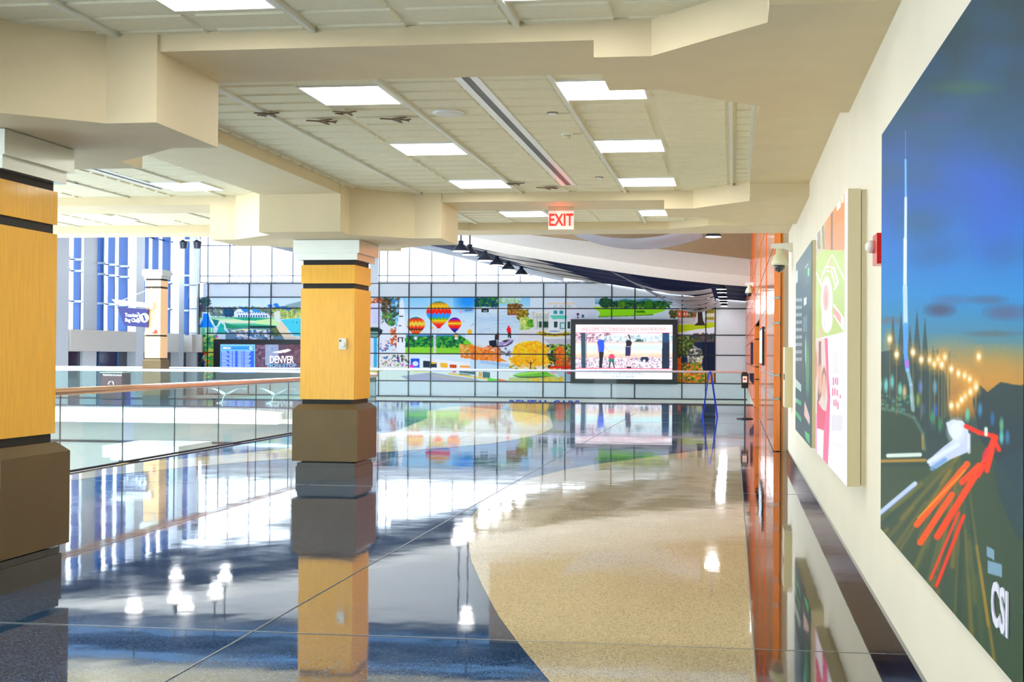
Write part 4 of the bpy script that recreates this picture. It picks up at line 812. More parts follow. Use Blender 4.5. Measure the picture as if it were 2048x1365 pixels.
# river
c_1 = S(940, 580, 5.686)
cv.grad(948, 1076, 614, 690, [(0, (236, 242, 250)), (.3, (200, 220, 236)), (1, (228, 234, 242))]); cv.blob(950, 996, 596, 613, [(10, 60, 70), (20, 110, 40), (60, 150, 40), (16, 70, 90), (12, 50, 90)], 260, 2.2); cv.blob(996, 1040, 596, 606, [(150, 200, 150), (190, 220, 160), (210, 226, 230)], 120, 2.6)
for i in range(40): y_ = cv.rng.uniform(620, 670); x_ = cv.rng.uniform(950, 1030); cv.line([(x_, y_), (x_ + 12, y_)], .8, (150, 180, 206), .4)
cv.poly([c_1(130, 215), c_1(212, 215), c_1(212, 255), c_1(130, 255)], (24, 26, 36)); cv.poly([c_1(150, 232), c_1(195, 232), c_1(195, 246), c_1(150, 246)], (150, 170, 180)); cv.poly([c_1(425, 165), c_1(560, 165), c_1(560, 290), c_1(425, 290)], (150, 90, 70)); cv.blob(1016, 1044, 608, 626, [(170, 110, 40), (60, 70, 20), (200, 160, 60), (110, 60, 40)], 130, 1.8); cv.blob(1035, 1056, 620, 640, [(190, 140, 30), (120, 110, 30), (90, 90, 30)], 120, 2.); cv.blob(1040, 1062, 636, 670, [(200, 210, 110), (230, 226, 150), (150, 180, 80)], 110, 2.4); cv.blob(1056, 1070, 640, 654, [(60, 130, 30), (110, 160, 40)], 60, 2.2)
cv.poly([c_1(560, 460), c_1(700, 450), c_1(1260, 450), c_1(1260, 650), c_1(900, 650), c_1(700, 560), c_1(540, 600)], (226, 224, 226)); cv.poly([c_1(840, 560), c_1(1150, 560), c_1(1150, 620), c_1(900, 620)], (190, 188, 196), .8)
cv.poly([c_1(700, 250), c_1(900, 250), c_1(900, 450), c_1(730, 450)], (206, 206, 196)); cv.poly([c_1(740, 255), c_1(890, 245), c_1(890, 270), c_1(740, 265)], (236, 232, 222)); cv.poly([c_1(770, 360), c_1(890, 360), c_1(890, 430), c_1(770, 430)], (30, 70, 50)); [cv.line([c_1(X, 260), c_1(X, 440)], 1.6, (240, 240, 238)) for X in (742, 780, 820)]; cv.poly([c_1(740, 300), c_1(890, 300), c_1(890, 325), c_1(740, 325)], (190, 196, 190))
cv.poly([c_1(905, 160), c_1(1215, 160), c_1(1215, 470), c_1(890, 470)], (232, 234, 240)); cv.poly([c_1(870, 148), c_1(1240, 140), c_1(1225, 190), c_1(1215, 165), c_1(905, 165), c_1(900, 190)], (230, 214, 190))
for X in (950, 1018, 1110): cv.poly([c_1(X, 235), c_1(X + 42, 235), c_1(X + 42, 275), c_1(X, 275)], (50, 150, 160)); cv.poly([c_1(X, 170), c_1(X + 42, 170), c_1(X + 42, 205), c_1(X, 205)], (206, 212, 214))
cv.poly([c_1(905, 290), c_1(1160, 290), c_1(1160, 330), c_1(940, 335)], (110, 200, 180)); cv.poly([c_1(955, 360), c_1(995, 360), c_1(995, 430), c_1(955, 430)], (40, 70, 66)); cv.poly([c_1(1020, 370), c_1(1085, 370), c_1(1085, 445), c_1(1020, 445)], (90, 150, 140)); cv.poly([c_1(1035, 385), c_1(1075, 385), c_1(1075, 435), c_1(1035, 435)], (220, 232, 232)); cv.poly([c_1(1110, 360), c_1(1140, 360), c_1(1140, 440), c_1(1110, 440)], (40, 66, 64)); [cv.line([c_1(X, 335), c_1(X, 460)], 2, (246, 246, 246)) for X in (925, 1005, 1100, 1150)]
cv.ell(*c_1(950, 498), 33, 6, (206, 180, 40)); cv.blob(1080, 1136, 665, 671, [(60, 66, 20), (230, 200, 60), (140, 140, 30), (240, 170, 40)], 100, 1.6); cv.ell(*c_1(960, 478), 20, 3.2, (236, 236, 240)); cv.ell(*c_1(960, 472), 12, 1.6, (150, 160, 180)); cv.line([c_1(900, 470), c_1(905, 420)], 1.5, (250, 250, 255), .7, 1.5); cv.line([c_1(1000, 470), c_1(995, 410)], 1.5, (250, 250, 255), .7, 1.5)
cv.poly([c_1(190, 636), c_1(260, 640), c_1(400, 630), c_1(500, 570), c_1(480, 610), c_1(420, 645), c_1(240, 665), c_1(230, 680)], (100, 80, 120)); cv.poly([c_1(215, 580), c_1(300, 570), c_1(310, 650), c_1(225, 660)], (20, 22, 40)); cv.poly([c_1(320, 600), c_1(500, 562), c_1(470, 590), c_1(340, 640)], (170, 150, 190)); cv.poly([c_1(360, 580), c_1(460, 560), c_1(400, 600)], (60, 20, 40)); cv.poly([c_1(285, 510), c_1(330, 490), c_1(330, 570), c_1(280, 570)], (60, 24, 34)); cv.ell(*c_1(315, 492), 1.6, 2.2, (90, 30, 40)); cv.poly([c_1(415, 450), c_1(430, 425), c_1(462, 430), c_1(468, 490), c_1(430, 495)], (220, 30, 34)); cv.ell(*c_1(440, 418), 1.7, 2, (180, 30, 30)); cv.poly([c_1(428, 490), c_1(466, 488), c_1(466, 555), c_1(452, 550), c_1(446, 510), c_1(440, 550), c_1(430, 545)], (20, 20, 30)); cv.blob(985, 1024, 697, 712, [(120, 100, 120), (200, 204, 220), (90, 60, 60)], 50, 1.8)
cv.poly([c_1(0, 620), c_1(130, 660), c_1(260, 700), c_1(320, 760), c_1(430, 820), c_1(0, 790)], (236, 140, 50)); cv.blob(942, 1000, 694, 724, [(236, 130, 40), (250, 170, 80), (200, 100, 40), (240, 150, 110)], 240, 2.); cv.poly([c_1(0, 790), c_1(480, 850), c_1(530, 900), c_1(0, 900)], (206, 226, 240)); cv.poly([c_1(130, 800), c_1(480, 850), c_1(420, 880), c_1(100, 830)], (176, 204, 230)); cv.poly([c_1(310, 920), c_1(530, 920), c_1(440, 1040), c_1(320, 1030)], (240, 238, 236)); cv.poly([c_1(200, 1000), c_1(440, 1040), c_1(440, 1060), c_1(200, 1040)], (100, 190, 40)); cv.poly([c_1(310, 1010), c_1(440, 1035), c_1(440, 1050), c_1(310, 1040)], (240, 90, 30), .8)
cv.blob(1018, 1140, 716, 738, [(226, 160, 40), (240, 190, 110), (150, 150, 60), (252, 236, 190)], 200, 2.4); cv.crown(1062, 705, 36, 22, [(250, 176, 10), (252, 196, 30), (240, 150, 10), (254, 210, 70)], 900, 2.2); cv.crown(1062, 722, 42, 11, [(250, 176, 20), (240, 160, 20), (254, 200, 60)], 350, 2.2); cv.line([c_1(692, 820), c_1(690, 900)], 2.2, (70, 40, 20)); cv.line([c_1(692, 850), c_1(640, 800)], 1.2, (110, 70, 20)); cv.line([c_1(695, 850), c_1(750, 790)], 1.2, (110, 70, 20))
cv.blob(1096, 1142, 690, 716, [(90, 130, 40), (50, 80, 30), (150, 170, 60), (40, 60, 30)], 160, 2.4); cv.crown(1120, 714, 11, 20, [(222, 110, 30), (240, 140, 50), (190, 84, 30)], 260, 2.2); cv.blob(1098, 1112, 705, 735, [(30, 50, 20), (60, 80, 30)], 50, 2.2); cv.blob(1112, 1142, 716, 738, [(214, 96, 30), (180, 70, 30), (90, 110, 40)], 110, 2); cv.rect(1100, 1142, 733, 737, (214, 40, 24)); [cv.rect(1101 + 3.4 * i, 1102.4 + 3.4 * i, 733, 748, (210, 40, 24)) for i in range(12)]; cv.poly([c_1(960, 935), c_1(1150, 935), c_1(1150, 1060), c_1(1080, 1050)], (196, 206, 214)); [cv.line([c_1(1090 + 14 * i, 940 + 4 * i), c_1(1090 + 14 * i, 1020 + 6 * i)], .8, (120, 150, 170)) for i in range(5)]; cv.poly([c_1(1100, 930), c_1(1150, 940), c_1(1150, 965), c_1(1100, 950)], (214, 40, 30))
cv.poly([c_1(440, 1000), c_1(960, 960), c_1(1080, 1060), c_1(440, 1060)], (196, 200, 120)); cv.blob(1060, 1125, 755, 768, [(250, 196, 40), (226, 170, 40), (200, 210, 130)], 120, 2.4); cv.poly([c_1(480, 975), c_1(560, 945), c_1(700, 930), c_1(880, 930), c_1(950, 985), c_1(720, 1000), c_1(560, 995)], (110, 180, 30)); cv.poly([c_1(480, 978), c_1(560, 988), c_1(950, 985), c_1(720, 1004), c_1(560, 1000)], (40, 70, 20)); cv.line([c_1(540, 965), c_1(800, 935)], 2, (200, 230, 90), .9)
# golf course and memorial
d_ = S(1130, 580, 5.6875)
cv.poly([d_(60, 90), d_(440, 90), d_(340, 330), d_(230, 330), d_(200, 230), d_(130, 190)], (214, 224, 236)); cv.poly([d_(20, 210), d_(280, 215), d_(250, 335), d_(20, 335)], (226, 228, 240)); cv.poly([d_(130, 205), d_(290, 208), d_(270, 222), d_(130, 218)], (196, 176, 150)); [cv.poly([d_(X, Y), d_(X + w_, Y), d_(X + w_, Y + h_), d_(X, Y + h_)], c) for X, Y, w_, h_, c in ((135, 265, 24, 28, (70, 40, 90)), (190, 282, 26, 34, (30, 90, 110)), (138, 305, 18, 18, (120, 50, 90)))]
cv.grad(1190, 1345, 596, 608, [(0, (190, 214, 232)), (1, (110, 160, 190))]); cv.poly([d_(570, 130), d_(680, 100), d_(800, 120), d_(930, 95), d_(1100, 150), d_(1100, 190), d_(570, 190)], (90, 140, 160)); cv.poly([d_(330, 205), d_(1180, 205), d_(1120, 245), d_(980, 285), d_(700, 300), d_(380, 310), d_(400, 260)], (140, 206, 0)); cv.poly([d_(330, 190), d_(620, 205), d_(1170, 205), d_(1120, 215), d_(330, 215)], (190, 214, 60), .9)
cv.crown(1212, 606, 13, 10, [(20, 70, 50), (40, 96, 40), (12, 50, 44)], 200, 2); cv.blob(1225, 1340, 603, 616, [(16, 60, 44), (40, 100, 30), (20, 80, 60), (70, 120, 30), (10, 44, 40)], 420, 2.2); cv.crown(1243, 609, 7, 7, [(60, 110, 20), (90, 130, 30)], 70, 1.8); cv.crown(1297, 609, 8, 7, [(60, 120, 20), (40, 90, 20)], 80, 1.8); cv.poly([d_(800, 240), d_(900, 235), d_(920, 260), d_(820, 262)], (60, 120, 0)); cv.line([d_(380, 308), d_(720, 300), d_(1000, 285)], 1.4, (60, 70, 20)); cv.poly([d_(390, 312), d_(1000, 290), d_(1150, 240), d_(1260, 260), d_(1260, 335), d_(390, 335)], (216, 226, 236))
cv.rect(1354, 1430, 596, 620, (226, 228, 232)); cv.blob(1340, 1400, 622, 636, [(170, 110, 60), (60, 80, 40), (200, 110, 60), (120, 60, 40), (90, 110, 60)], 200, 2.2); cv.poly([d_(1250, 245), d_(1400, 240), d_(1400, 300), d_(1260, 310)], (206, 100, 70)); [cv.rect(1353 + 5 * i, 1355 + 5 * i, 626, 631, (240, 220, 214)) for i in range(5)]; cv.blob(1340, 1354, 624, 637, [(90, 60, 30), (60, 90, 40)], 40, 2)
cv.rect(1354, 1430, 636, 648, (196, 190, 196)); cv.poly([d_(1275, 400), d_(1700, 370), d_(1700, 430), d_(1500, 450), d_(1275, 490)], (176, 190, 20)); cv.poly([d_(1275, 490), d_(1500, 455), d_(1700, 425), d_(1700, 500), d_(1400, 540), d_(1275, 530)], (236, 236, 244)); cv.poly([d_(1600, 205), d_(1700, 200), d_(1700, 345), d_(1600, 340)], (190, 170, 70)); [cv.rect(1413 + 4 * i, 1414.6 + 4 * i, 617, 640, (60, 60, 20)) for i in range(4)]; cv.poly([d_(1600, 270), d_(1700, 265), d_(1700, 310), d_(1600, 310)], (236, 236, 224), .8)
cv.poly([d_(1500, 240), d_(1520, 160), d_(1535, 160), d_(1560, 240), d_(1580, 360), d_(1610, 400), d_(1450, 400), d_(1480, 370)], (214, 210, 206)); cv.poly([d_(1510, 180), d_(1535, 170), d_(1560, 250), d_(1570, 350), d_(1600, 405), d_(1460, 408), d_(1510, 370)], (50, 40, 40))
cv.rect(1354, 1430, 672, 770, (24, 40, 66)); cv.blob(1354, 1386, 674, 712, [(60, 84, 30), (100, 120, 50), (50, 60, 40), (140, 150, 90)], 260, 2.4); cv.blob(1388, 1430, 668, 684, [(70, 60, 80), (110, 80, 60), (60, 80, 50), (90, 90, 120)], 150, 2.2); cv.poly([d_(1560, 590), d_(1700, 600), d_(1700, 910), d_(1580, 910)], (16, 28, 52)); cv.crown(1390, 714, 15, 20, [(196, 196, 186), (230, 230, 220), (90, 90, 80), (40, 46, 46)], 320, 2.1); cv.blob(1394, 1404, 716, 742, [(200, 196, 170), (236, 232, 206)], 60, 2); cv.blob(1354, 1402, 726, 746, [(230, 120, 40), (120, 140, 50), (60, 80, 40), (240, 160, 60)], 200, 2.4); cv.blob(1354, 1430, 746, 769, [(226, 110, 30), (150, 160, 50), (240, 140, 40), (80, 110, 50), (250, 190, 70)], 420, 2.3); cv.blob(1354, 1362, 714, 742, [(226, 90, 40), (240, 140, 60)], 40, 2.2)
t = thing('mural', 'wide colourful photo mural of balloons, river, buildings and golf course on the far wall', 'mural', (-15, YW, .06))
xl, xr = at(398, 690)[0], XM
cv.bake('print', (xl, YW - .02, 4.775), (xr - xl, 0, 0), (0, 0, -4.715), 1550, 260, print_mat('mural_print', 0, .6, 1.25), t, 1.25)

# screens
def screen_thing(name, label, x0, x1, y0, y1, sx0, sx1, sy0, sy1, cv, emit):
    (fx0, fz1), (fx1, fz0) = at(x0, y0, 68.3), at(x1, y1, 68.3)
    t = thing(name, label, 'screen', ((fx0 + fx1) / 2, 68.4, fz0))
    bm = B(); (a0, b1), (a1, b0) = at(sx0, sy0, 68.2), at(sx1, sy1, 68.2)
    box(bm, fx0, a0, 68.2, 68.57, fz0, fz1); box(bm, a1, fx1, 68.2, 68.57, fz0, fz1); box(bm, a0, a1, 68.2, 68.5, b1, fz1); box(bm, a0, a1, 68.2, 68.5, fz0, b0); box(bm, a0, a1, 68.35, 68.57, b0, b1)
    obj('frame', bm, black, t)
    cv.bake('screen', (a0, 68.3, b1), (a1 - a0, 0, 0), (0, 0, b0 - b1), int((sx1 - sx0) * 1.6), int((sy1 - sy0) * 1.6), print_mat(name + '_print', emit, .3), t)
    return t, a0, a1, b0, b1
e_ = S(1130, 580, 5.6875)
cv = Canvas(1148, 1350, 646, 764, 2.5, (252, 244, 250))
cv.poly([e_(120, 490), e_(1220, 490), e_(1220, 600), e_(120, 600)], (236, 230, 240)); cv.blob(1152, 1225, 667, 685, [(190, 130, 150), (150, 110, 130), (230, 200, 215), (110, 70, 90)], 260, 1.6, .7); cv.blob(1200, 1344, 672, 685, [(170, 206, 226), (200, 220, 230), (120, 160, 170), (230, 236, 244)], 300, 2, .7); cv.blob(1272, 1286, 680, 686, [(50, 90, 80)], 20, 2)
cv.grad(1150, 1346, 684.5, 716, [(0, (236, 180, 170)), (.12, (246, 226, 226)), (.2, (210, 244, 250)), (.5, (206, 240, 248)), (.62, (250, 236, 226)), (.8, (252, 206, 176)), (1, (240, 190, 180))]); cv.blob(1151, 1344, 716, 738, [(180, 160, 190), (130, 110, 140), (214, 200, 216), (160, 130, 150), (226, 214, 230)], 900, 1.3, .8)
cv.poly([e_(180, 490), e_(232, 490), e_(236, 892), e_(188, 892)], (40, 64, 84)); cv.line([e_(242, 492), e_(244, 892)], 1., (60, 70, 90)); cv.poly([e_(1108, 492), e_(1186, 492), e_(1188, 898), e_(1100, 898)], (14, 34, 60)); cv.poly([e_(1110, 500), e_(1180, 500), e_(1180, 600), e_(1110, 600)], (20, 80, 130), .7)
cv.ell(*e_(425, 540), 3.6, 4.6, (244, 236, 240)); cv.poly([e_(365, 600), e_(385, 565), e_(440, 570), e_(450, 640), e_(440, 712), e_(382, 702), (e_(372, 640))], (30, 80, 220)); cv.line([e_(370, 630), e_(378, 720)], 2.2, (226, 170, 170)); cv.line([e_(448, 640), e_(505, 705)], 2, (236, 180, 180)); cv.poly([e_(385, 705), e_(442, 708), e_(430, 800), e_(420, 890), e_(386, 890), e_(392, 800)], (16, 14, 24))
cv.ell(*e_(525, 705), 3.6, 4.2, (236, 214, 170)); cv.poly([e_(492, 780), e_(505, 735), e_(545, 730), e_(572, 765), e_(550, 785)], (230, 60, 110)); cv.poly([e_(496, 780), e_(560, 785), e_(560, 825), e_(500, 822)], (30, 120, 110)); cv.line([e_(512, 822), e_(502, 890)], 2.4, (24, 30, 40)); cv.line([e_(545, 822), e_(562, 890)], 2.4, (24, 30, 40))
cv.ell(*e_(712, 530), 3, 4, (232, 190, 190)); cv.line([e_(725, 515), e_(742, 560)], 2.6, (40, 20, 40)); cv.poly([e_(692, 590), e_(700, 575), e_(740, 570), e_(762, 600), e_(755, 630), e_(745, 645), e_(695, 645)], (20, 16, 36)); cv.poly([e_(688, 648), e_(748, 648), e_(744, 756), e_(686, 752)], (26, 34, 90)); cv.line([e_(690, 640), e_(650, 665)], 1.8, (236, 180, 180)); cv.line([e_(758, 620), e_(750, 700)], 1.8, (236, 180, 180)); cv.line([e_(706, 755), e_(714, 880)], 2.2, (232, 180, 190)); cv.line([e_(734, 755), e_(740, 880)], 2.2, (232, 180, 190)); cv.ell(*e_(714, 882), 2.6, 1.8, (14, 12, 20)); cv.ell(*e_(740, 884), 2.6, 1.8, (14, 12, 20))
cv.ell(*e_(905, 790), 8, 6.5, (20, 34, 70)); cv.rect(*(e_(860, 0)[0], e_(950, 0)[0]), *(e_(0, 740)[1], e_(0, 764)[1]), (250, 214, 190)); cv.ell(*e_(900, 810), 3, 3, (210, 236, 240)); [cv.line([e_(X, 620), e_(X, 765)], .5, (170, 190, 210), .7) for X in (865, 948)]
cv.line([e_(120, 488), e_(1220, 490)], .9, (236, 60, 110)); cv.line([e_(120, 893), e_(1220, 900)], 1.4, (240, 60, 110)); cv.poly([e_(100, 902), e_(1240, 908), e_(1240, 1040), e_(100, 1040)], (246, 242, 250))
for X in (340, 560, 776, 996): cv.line([e_(X, 395), e_(X, 1020)], .35, (150, 140, 170), .7)
t, a0, a1, b0, b1 = screen_thing('video_wall', 'large black framed screen reading WELCOME TO TENNESSEE VALLEY WATERFRONT on the mural', 1142, 1354, 639, 769, 1151, 1344.5, 649.5, 759.5, cv, .8)
red_t = mat('coral_print', (244, 90, 100), .4, emit=.5); grey_t = mat('grey_print', (176, 172, 190), .4, emit=.3)
p0 = at(1163, 662, 68.2); p1 = at(1332, 662, 68.2)
def fit_text(s, p0, p1, h, m, t, off=0.):
    o = text('lettering', s, 1., m, t, (p0[0], 68.26, p0[1]), (1, 0, 0), (0, 0, 1), .004, off)
    co = np.array([v.co[:] for v in o.data.vertices]); x0, x1 = co[:, 0].min(), co[:, 0].max(); z0, z1 = co[:, 2].min(), co[:, 2].max()
    kx = (p1[0] - p0[0]) / (x1 - x0); kz = h / (z1 - z0); off_ = WL[t.name]
    for v in o.data.vertices:
        v.co.x = p0[0] - off_.x + (v.co.x - x0) * kx; v.co.z = p0[1] - off_.z + (v.co.z - z0) * kz
    return o
fit_text('WELCOME TO TENNESSEE VALLEY WATERFRONT!', p0, p1, .19, red_t, t)
fit_text('ENGEL&V\u00d6LKERS', at(1207, 749, 68.2), at(1286, 749, 68.2), .17, grey_t, t)
fit_text('ROBYN CARTER', at(1224, 756, 68.2), at(1269, 756, 68.2), .12, grey_t, t)
# arrivals board + advert
f_ = S(390, 580, 7.186)
cv = Canvas(436, 700, 686, 748, 2.5, (60, 40, 60))
cv.poly([f_(350, 780), f_(862, 780), f_(862, 1260), f_(350, 1260)], (120, 196, 250)); cv.poly([f_(378, 812), f_(845, 812), f_(845, 862), f_(378, 862)], (50, 140, 230)); cv.ell(*f_(805, 838), 3.4, 3.4, (230, 244, 255)); cv.ell(*f_(808, 838), 1.5, 1.5, (50, 120, 220))
cv.poly([f_(372, 880), f_(848, 880), f_(848, 1260), f_(372, 1260)], (30, 86, 226))
for r_ in range(16):
    Yr = 890 + 21 * r_; cv.line([f_(372, Yr + 10), f_(848, Yr + 10)], .5, (90, 150, 250), .8)
    for X0, X1 in ((386, 450 + 20 * ((r_ * 7) % 3)), (495, 530), (548, 572), (618, 665), (680, 692), (715, 800 - 15 * (r_ % 3))): cv.line([f_(X0, Yr), f_(X1, Yr)], 1.3, (214, 230, 255), .9)
cv.poly([f_(862, 785), f_(2300, 785), f_(2300, 1260), f_(862, 1260)], (84, 56, 84)); cv.blob(512, 545, 690, 745, [(60, 46, 70), (110, 84, 110), (140, 120, 150)], 260, 2, .6); cv.blob(575, 700, 690, 745, [(90, 44, 50), (60, 34, 50), (130, 80, 70), (110, 70, 110)], 500, 2.6, .6); cv.poly([f_(1010, 785), f_(1200, 785), f_(1200, 1000), f_(1060, 1080), f_(1010, 1080)], (150, 176, 214), .8); cv.poly([f_(1100, 900), f_(1340, 850), f_(1385, 870), f_(1330, 892), f_(1220, 912)], (240, 242, 248)); cv.poly([f_(1085, 830), f_(1118, 850), f_(1110, 872)], (40, 110, 200)); cv.line([f_(1290, 900), f_(1310, 890)], 2, (244, 244, 250)); cv.line([f_(1440, 900), f_(1700, 780)], 2, (110, 90, 130), .8)
t, a0, a1, b0, b1 = screen_thing('arrivals_board', 'wide black framed arrivals board and Denver advert, left of the central column', 428.5, 690, 679, 761, 439.5, 680, 689, 748, cv, .8)
wl = mat('white_print', (250, 250, 255), .4, emit=.6); bl = mat('sky_print', (110, 190, 250), .4, emit=.5)
fit_text('ARRIVALS', at(444, 698.5, 68.2), at(461, 698.5, 68.2), .12, wl, t, .01)
fit_text('DENVER', at(539, 727, 68.2), at(587, 727, 68.2), .42, wl, t, .012)
fit_text('NON-STOP', at(534, 734.5, 68.2), at(592, 734.5, 68.2), .19, bl, t, .006)

# ------------------------------------------------------------------ windows of the far and left wall
def window(n, x0, x1, z0, z1, xs, zs_, y=YW):
    f = B(); box(f, x0, x1, y - .05, y + .06, z0, z0 + .05)
    for x in xs: box(f, x - .022, x + .022, y - .05, y + .05, z0, z1)
    for z in zs_: box(f, x0, x1, y - .05, y + .05, z - .022, z + .022)
    w_ = struct('window_%d' % n, f, mat('mullion', (96, 104, 132), .4))
    g = bx(x0, x1, y + .0, y + .012, z0, z1); tag(obj('glass_pane', g, win_m), kind='structure')
mx = [at(p, 540)[0] for p in (400.4, 416, 459.6, 502, 544, 586, 629, 672)]
window(1, at(400, 540)[0], at(742, 540)[0], ZT + .03, 9.2, mx, (6.0, 7.75))
mx = [at(p, 540)[0] for p in (759, 775.4, 819, 863.6, 908, 952.5, 997, 1041, 1085)]
window(2, at(757, 540)[0], -8.0, ZT + .03, 9.2, mx, (6.0, 7.75))
struct('wall_back', bx(at(370.5, 540)[0], at(398, 540)[0], YW - .25, YW + .1, -4.5, 9.2), white_m)
struct('wall_back', bx(at(741, 540)[0], at(757, 540)[0], YW - .1, YW + .1, ZT, 9.2), white_m)
bm = B()
for z in (5.45, 4.1, 2.7, 1.62): box(bm, at(371, 540)[0], at(397.5, 540)[0], YW - .262, YW - .25, z - .02, z + .02)
struct('trim_20', bm, mat('grey_joint', (60, 80, 130), .5))
XL = -31.15
window(3, XL, at(370.5, 540)[0], 2.65, 9.2, [XL + .1], (3.95, 5.42, 5.95, 7.75))
# left wall
levels = [(3.97, .035), (5.42, .035), (5.96, .035), (7.75, .035)]
fins = [54.9, 56.0, 58.2, 59.3, 60.4, 62.95, 64.1, 65.3, 67.7]
bm = B()
for i, y in enumerate(fins): box(bm, XL - .05, XL + (.42 if i in (4, 7, 8) else .30), y - .05, y + .05, 2.57, 9.2)
for z, h in levels: box(bm, XL - .03, XL + .03, 52, YW, z - h, z + h)
struct('window_4', bm, bluefin)
bm = B()
for i, y in enumerate(fins):
    for z, h in levels[:3]: box(bm, XL + .0, XL + .45, y - .13, y - .055, z - .05, z + .05)
struct('trim_21', bm, mat('silver_clip', (200, 214, 230), .3, .5))
tag(obj('glass_pane', bx(XL - .012, XL, 52, YW, 2.57, 9.2), win_m), kind='structure')
bm = B()
for ya, yb, dx in ((52, 54.6, .5), (56.6, 57.9, .12), (61.3, 62.2, .45), (66.35, 67.0, .45)): box(bm, XL - .2, XL + dx, ya, yb, -4.5, 9.2)
box(bm, XL - .2, XL - .02, 52, YW, 1.59, 2.6)
struct('wall_left', bm, white_m)
# curved spandrel boxes
for i, (ya, yb) in enumerate(((54.7, 61.2), (62.3, 66.2))):
    pts = [(XL + .13, ya), (XL + .55, ya)] + [(XL + .55 + .22 * math.sin(math.pi * (k / 6)), ya + (yb - ya) * k / 6) for k in range(1, 6)] + [(XL + .55, yb), (XL + .13, yb)]
    tag(obj('spandrel_box', prism(B(), pts, 1.60, 2.62), offw), ('long white curved box under the left windows, left of the pale far column', 'short white curved box under the left windows, right of the pale far column')[i], 'wall panel')
tag(obj('spandrel_box', prism(B(), [(XL + .02, 67.6), (XL + .6, 67.75), (XL + .62, 68.15), (-30.15, 68.15), (-30.15, 68.33), (XL + .02, 68.33)], 1.60, 2.62), offw), 'white box turning the corner beside the mural wall', 'wall panel')
# doors under the windows
door_dark = mat('dark_glass_door', (16, 30, 60), .1, coat=.8)
bm = B(); box(bm, XL - .1, XL - .02, 52, YW, -.9, 1.59); struct('door_2', bm, door_dark)
bm = B(); box(bm, XL - .2, XL + .05, 52, YW, -4.5, -.9); struct('wall_left', bm, offw)
bm = B(); box(bm, XL, -30.2, YW - .06, YW, -.9, 1.59); struct('door_3', bm, door_dark)
bm = B()
for k in range(7): prism(bm, [(XL + .1 + .1 * k, -.3 + .2 * k), (XL + .2 + .1 * k, -.3 + .2 * k), (XL + .45 + .1 * k, .25 + .2 * k), (XL + .35 + .1 * k, .25 + .2 * k)], YW - .09, YW - .07, 'y')
struct('trim_22', bm, mat('white_slat', (214, 232, 250), .4))
bm = B()
for y in (56.8, 58.3, 60.2, 63.2, 64.6): box(bm, XL - .02, XL + .03, y, y + .12, -.9, 1.59)
struct('trim_23', bm, mat('door_frame_blue', (70, 110, 180), .3))

# ------------------------------------------------------------------ atrium roof
gx = [-32, -24, -16.9, -13, -11, -9.3, -8.5, -4.9, -2, .9]; gz = [9.3, 8.6, 7.45, 6.5, 6.0, 5.66, 5.53, 4.93, 4.52, 4.28]
def g(x): return float(np.interp(x, gx, gz))
# smoothed roof curve
def gs(x): return sum(g(x + d) for d in (-1.6, -.8, 0, .8, 1.6)) / 5 if -30 < x < -1 else g(x)
struct('wall_back', bx(-8.05, 2.2, YW, YW + .4, ZT, 9.5), white_m)  # upper wall added out of sight to stop sky light leaking in
struct('ceiling_atrium', sheet(B(), lambda u, v: (-32 + 33.2 * u, 50 + 18.555 * v, gs(-32 + 33.2 * u) + .25), 60, 4, .05), navy)
for i, y in enumerate((53.4, 57.1, 60.8, 64.5, 68.0)):
    bm = sheet(B(), lambda u, v: (-32 + 32.6 * u, y + .09 * v, gs(-32 + 32.6 * u) + .03), 60, 1, 0); bmesh.ops.solidify(bm, geom=bm.faces[:], thickness=-.2); struct('trim_%d' % (24 + i), bm, purl)
def band(y0, y1, dz0, dz1, nm, m, x0=-32, x1=.64):
    bm = B(); n = 50; xs = [x0 + (x1 - x0) * i / n for i in range(n + 1)]
    lo = [(x, gs(x) + dz0) for x in xs]; hi = [(x, (gs(x) + dz1) if dz1 < 5 else 9.3) for x in xs]
    prism(bm, lo + hi[::-1], y0, y1, 'y'); return struct(nm, bm, m)
band(49.9, 50.1, 0, .9, 'trim_29', offw); band(49.45, 49.9, .42, 9, 'trim_30', offw)
band(68.25, 68.4, -.05, .30, 'trim_31', white_m, -19, -9.3)
bm = B(); box(bm, -32, 2.2, 18.42, 20.5, 9.3, 9.5); box(bm, -32, 2.2, 38, 49.5, 9.3, 9.5); box(bm, -32, -29, 20.5, 38, 9.3, 9.5); box(bm, -4, 2.2, 20.5, 38, 9.3, 9.5)
struct('ceiling_atrium', bm, navy)
bm = B()
for x in range(-28, -4, 2): box(bm, x - .05, x + .05, 20.5, 38, 9.3, 9.5)
struct('window_5', bm, white_w); tag(obj('glass_pane', bx(-29, -4, 20.5, 38, 9.5, 9.52), win_m), kind='structure')  # unseen skylight, added to let more sky light on to the mural wall
bm = B()
for y in range(22, 50, 4): box(bm, -32, .6, y, y + .12, 9.1, 9.3)
struct('trim_32', bm, purl)
struct('trim_33', prism(B(), [(-9, 6.22), (.64, 5.10), (.64, 9.3), (-9, 9.3)], 46, 46.3, 'y'), tan_m)
